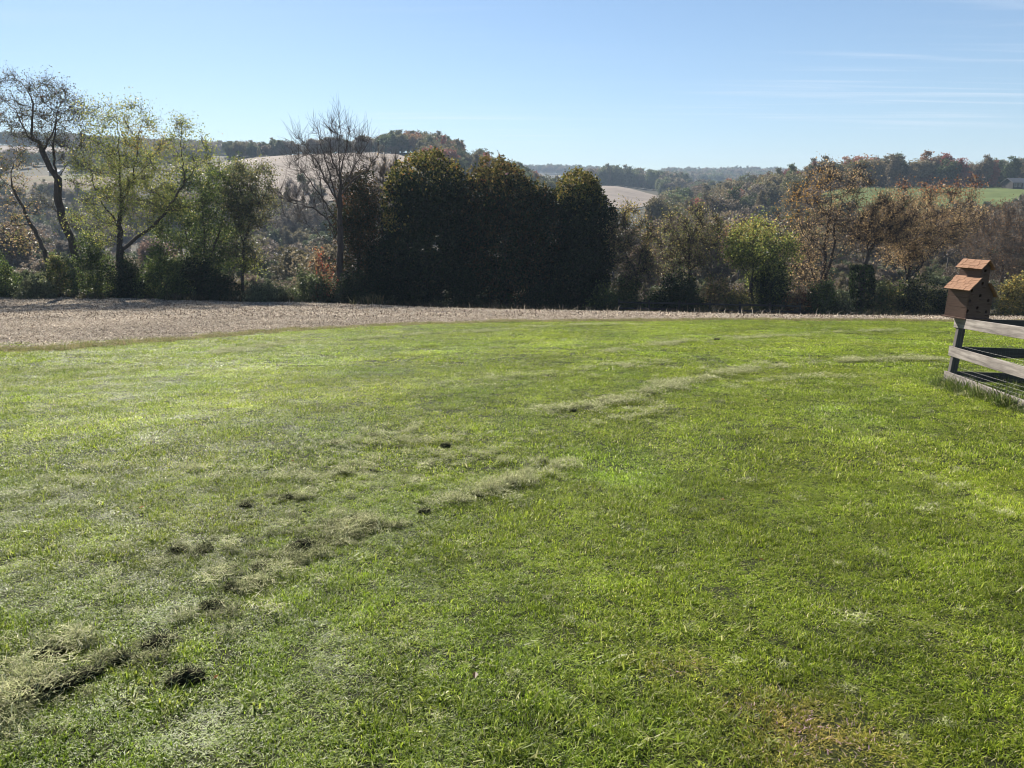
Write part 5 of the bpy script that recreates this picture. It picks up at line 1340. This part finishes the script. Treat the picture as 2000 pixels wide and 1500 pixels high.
def building(name, label, cat, px, Y, w, d, h, rise, mw, mr, yaw, windows, door, over=0.5, hip=0.0):
    x = ux(px, Y); g = Hf(x, Y)
    root = empty(name, (x, Y, g)); root.rotation_euler = (0, 0, yaw); props(root, label, cat)
    bm = bmesh.new()
    pr = [(-d / 2, -0.8), (d / 2, -0.8), (d / 2, h), (0, h + rise * (1 - hip)), (-d / 2, h)]
    A = [bm.verts.new((-w / 2, y_, z_)) for y_, z_ in pr]; C = [bm.verts.new((w / 2, y_, z_)) for y_, z_ in pr]
    bm.faces.new(A); bm.faces.new(C[::-1])
    for i in range(5): bm.faces.new((A[i], C[i], C[(i + 1) % 5], A[(i + 1) % 5]))
    bmesh.ops.recalc_face_normals(bm, faces=bm.faces)
    me = bpy.data.meshes.new("wall"); bm.to_mesh(me); bm.free(); me.materials.append(mw); mesh_obj("wall", me, root)
    # roof: two thick slabs
    for s in (-1, 1):
        bm = bmesh.new()
        e0, r0 = Vector((0, s * (d / 2 + over), h - over * rise / (d / 2))), Vector((0, 0, h + rise))
        hx = w / 2 + over; hr = hx - (d / 2 if hip else 0)
        q = [Vector((-hx, e0.y, e0.z)), Vector((hx, e0.y, e0.z)), Vector((hr, 0, r0.z)), Vector((-hr, 0, r0.z))]
        lo = [bm.verts.new(v + Vector((0, 0, 0.03))) for v in q]; hi = [bm.verts.new(v + Vector((0, 0, 0.18))) for v in q]
        bm.faces.new(lo); bm.faces.new(hi)
        for i in range(4): bm.faces.new((lo[i], lo[(i + 1) % 4], hi[(i + 1) % 4], hi[i]))
        bmesh.ops.recalc_face_normals(bm, faces=bm.faces)
        me = bpy.data.meshes.new("roof"); bm.to_mesh(me); bm.free(); me.materials.append(mr); ro = mesh_obj("roof", me, root)
        for k in range(int(w / 1.2)):
            ss = box_mesh("roof_seam", 0.06, (q[3] - q[0]).yz.length * (0.98 if not hip else 0.55), 0.05, mr); so = mesh_obj("roof_seam", ss, ro)
            so.location = (-w / 2 + 0.6 + k * 1.2, (q[0].y * 0.5 if not hip else q[0].y * 0.7), (e0.z + r0.z) / 2 + 0.19 if not hip else e0.z + (r0.z - e0.z) * 0.3 + 0.19); so.rotation_euler = (math.atan2(r0.z - e0.z, -e0.y) if s < 0 else -math.atan2(r0.z - e0.z, e0.y), 0, 0)
    for wx, wz, ww, wh in windows:
        f = mesh_obj("window", box_mesh("window", ww + 0.2, 0.10, wh + 0.2, M_FRAME), root); f.location = (wx, -d / 2 - 0.04, wz)
        p = mesh_obj("pane", box_mesh("pane", ww, 0.04, wh, M_GLASS), f); p.location = (0, -0.05, 0)
    for dx, dw, dh in door:
        o = mesh_obj("door", box_mesh("door", dw, 0.10, dh, M_FRAME if cat == "house" else M_SIDING), root); o.location = (dx, -d / 2 - 0.045, dh / 2)
    return root
building("house", "low dark house with grey metal roof beside the green meadow", "house", 1979, 296, 7.2, 5.6, 2.4, 1.5, M_SIDING, M_METALROOF, R(7), [(-2.6, 1.5, 1.0, 1.1), (-0.9, 1.5, 1.0, 1.1), (2.6, 1.5, 1.2, 1.1)], [(0.9, 1.0, 2.1)])
building("shed", "small white roofed farm shed behind the crooked tree", "shed", 117, 446, 5.2, 4.0, 2.2, 1.0, M_SHEDWALL, M_WHITEROOF, R(5), [(1.4, 1.2, 0.7, 0.7)], [(-0.8, 1.6, 1.9)])

# ------------------------------------------------------------------ low dark rail fence in the shade under the trees
M_SHADEWOOD = plain('shaded_wood', (0.035, 0.03, 0.027))  # shade of the trees is put into this dark wood colour
pf = empty("pasture_fence", (ux(1400, 55.5), 55.5, Hf(ux(1400, 55.5), 55.5))); props(pf, "low dark two rail fence in the shade under the trees right of centre", "fence")
bx = pf.location
pts = []
for px in np.linspace(1215, 1580, 7):
    Y = 56.5 - (px - 1215) * 0.004; x = ux(px, Y); pts.append(Vector((x, Y, Hf(x, Y))))
    o = mesh_obj("post", box_mesh("post", 0.13, 0.13, 1.5, M_SHADEWOOD, 0.01), pf); o.location = pts[-1] - bx + Vector((0, 0, 0.42))
for a, b_ in zip(pts[:-1], pts[1:]):
    for zz_ in (0.55, 0.98):
        d = b_ - a; o = mesh_obj("rail", box_mesh("rail", 0.04, d.length - 0.02, 0.13, M_SHADEWOOD, 0.004), pf)
        orient(o, d, None); o.location = (a + b_) / 2 - bx + Vector((0, -0.09, zz_))
# bent dry stalks standing at the crest of the field
r = np.random.default_rng(88); n_ = 260
px = np.concatenate([r.uniform(900, 1700, 200), r.uniform(0, 900, 60)]); y = np.interp(px, [0, 700, 1000, 1400, 1800], [56, 52, 46, 42, 38.5]) + r.normal(0, 2, n_); x = ux(px, y)
P = np.stack([x, y, H(x, y)], -1); az = r.random(n_) * 6.28; ln = np.abs(r.normal(.5, .4, n_)).clip(0, 1.4); L = r.uniform(.2, .6, n_)
V, F = blades(P, L, np.full(n_, .028), ln, az, r, .6)
o = mesh_obj("stalks", quick_mesh("stalks", V, F, 3, [STRAW_OWN], tint=np.repeat(palette(n_, SPAL, r), 5, axis=0))); props(o, "bent dry stalks standing along the crest of the stubble", "stalks", kind="stuff")

# ------------------------------------------------------------------ air
bm = bmesh.new(); bmesh.ops.create_cube(bm, size=1.0)
me = bpy.data.meshes.new("haze"); 
bmesh.ops.scale(bm, vec=(9000, 2760, 177), verts=bm.verts); bmesh.ops.translate(bm, vec=(0, 1280, 71.5), verts=bm.verts)
bm.to_mesh(me); bm.free()
m, nt, out = new_mat("haze_air"); pv = nt.nodes.new("ShaderNodeVolumePrincipled")
pv.inputs["Color"].default_value = (0.62, 0.79, 1.0, 1); pv.inputs["Density"].default_value = HAZE
pv.inputs["Anisotropy"].default_value = 0.0
nt.links.new(pv.outputs[0], out.inputs["Volume"]); me.materials.append(m)
haze = mesh_obj("haze", me); props(haze, "thin bluish air over the valley", "haze", kind="stuff")
print("TRI", sum(sum(len(p.vertices) - 2 for p in me.polygons) if len(me.polygons) < 2000 else len(me.loops) - 2 * len(me.polygons) for me in bpy.data.meshes), "objs", len(scene.objects), round(time.time() - T0, 1))
zs = [ (H(X, Yv)).min(), (H(X, Yv)).max()]; print("z range", zs)
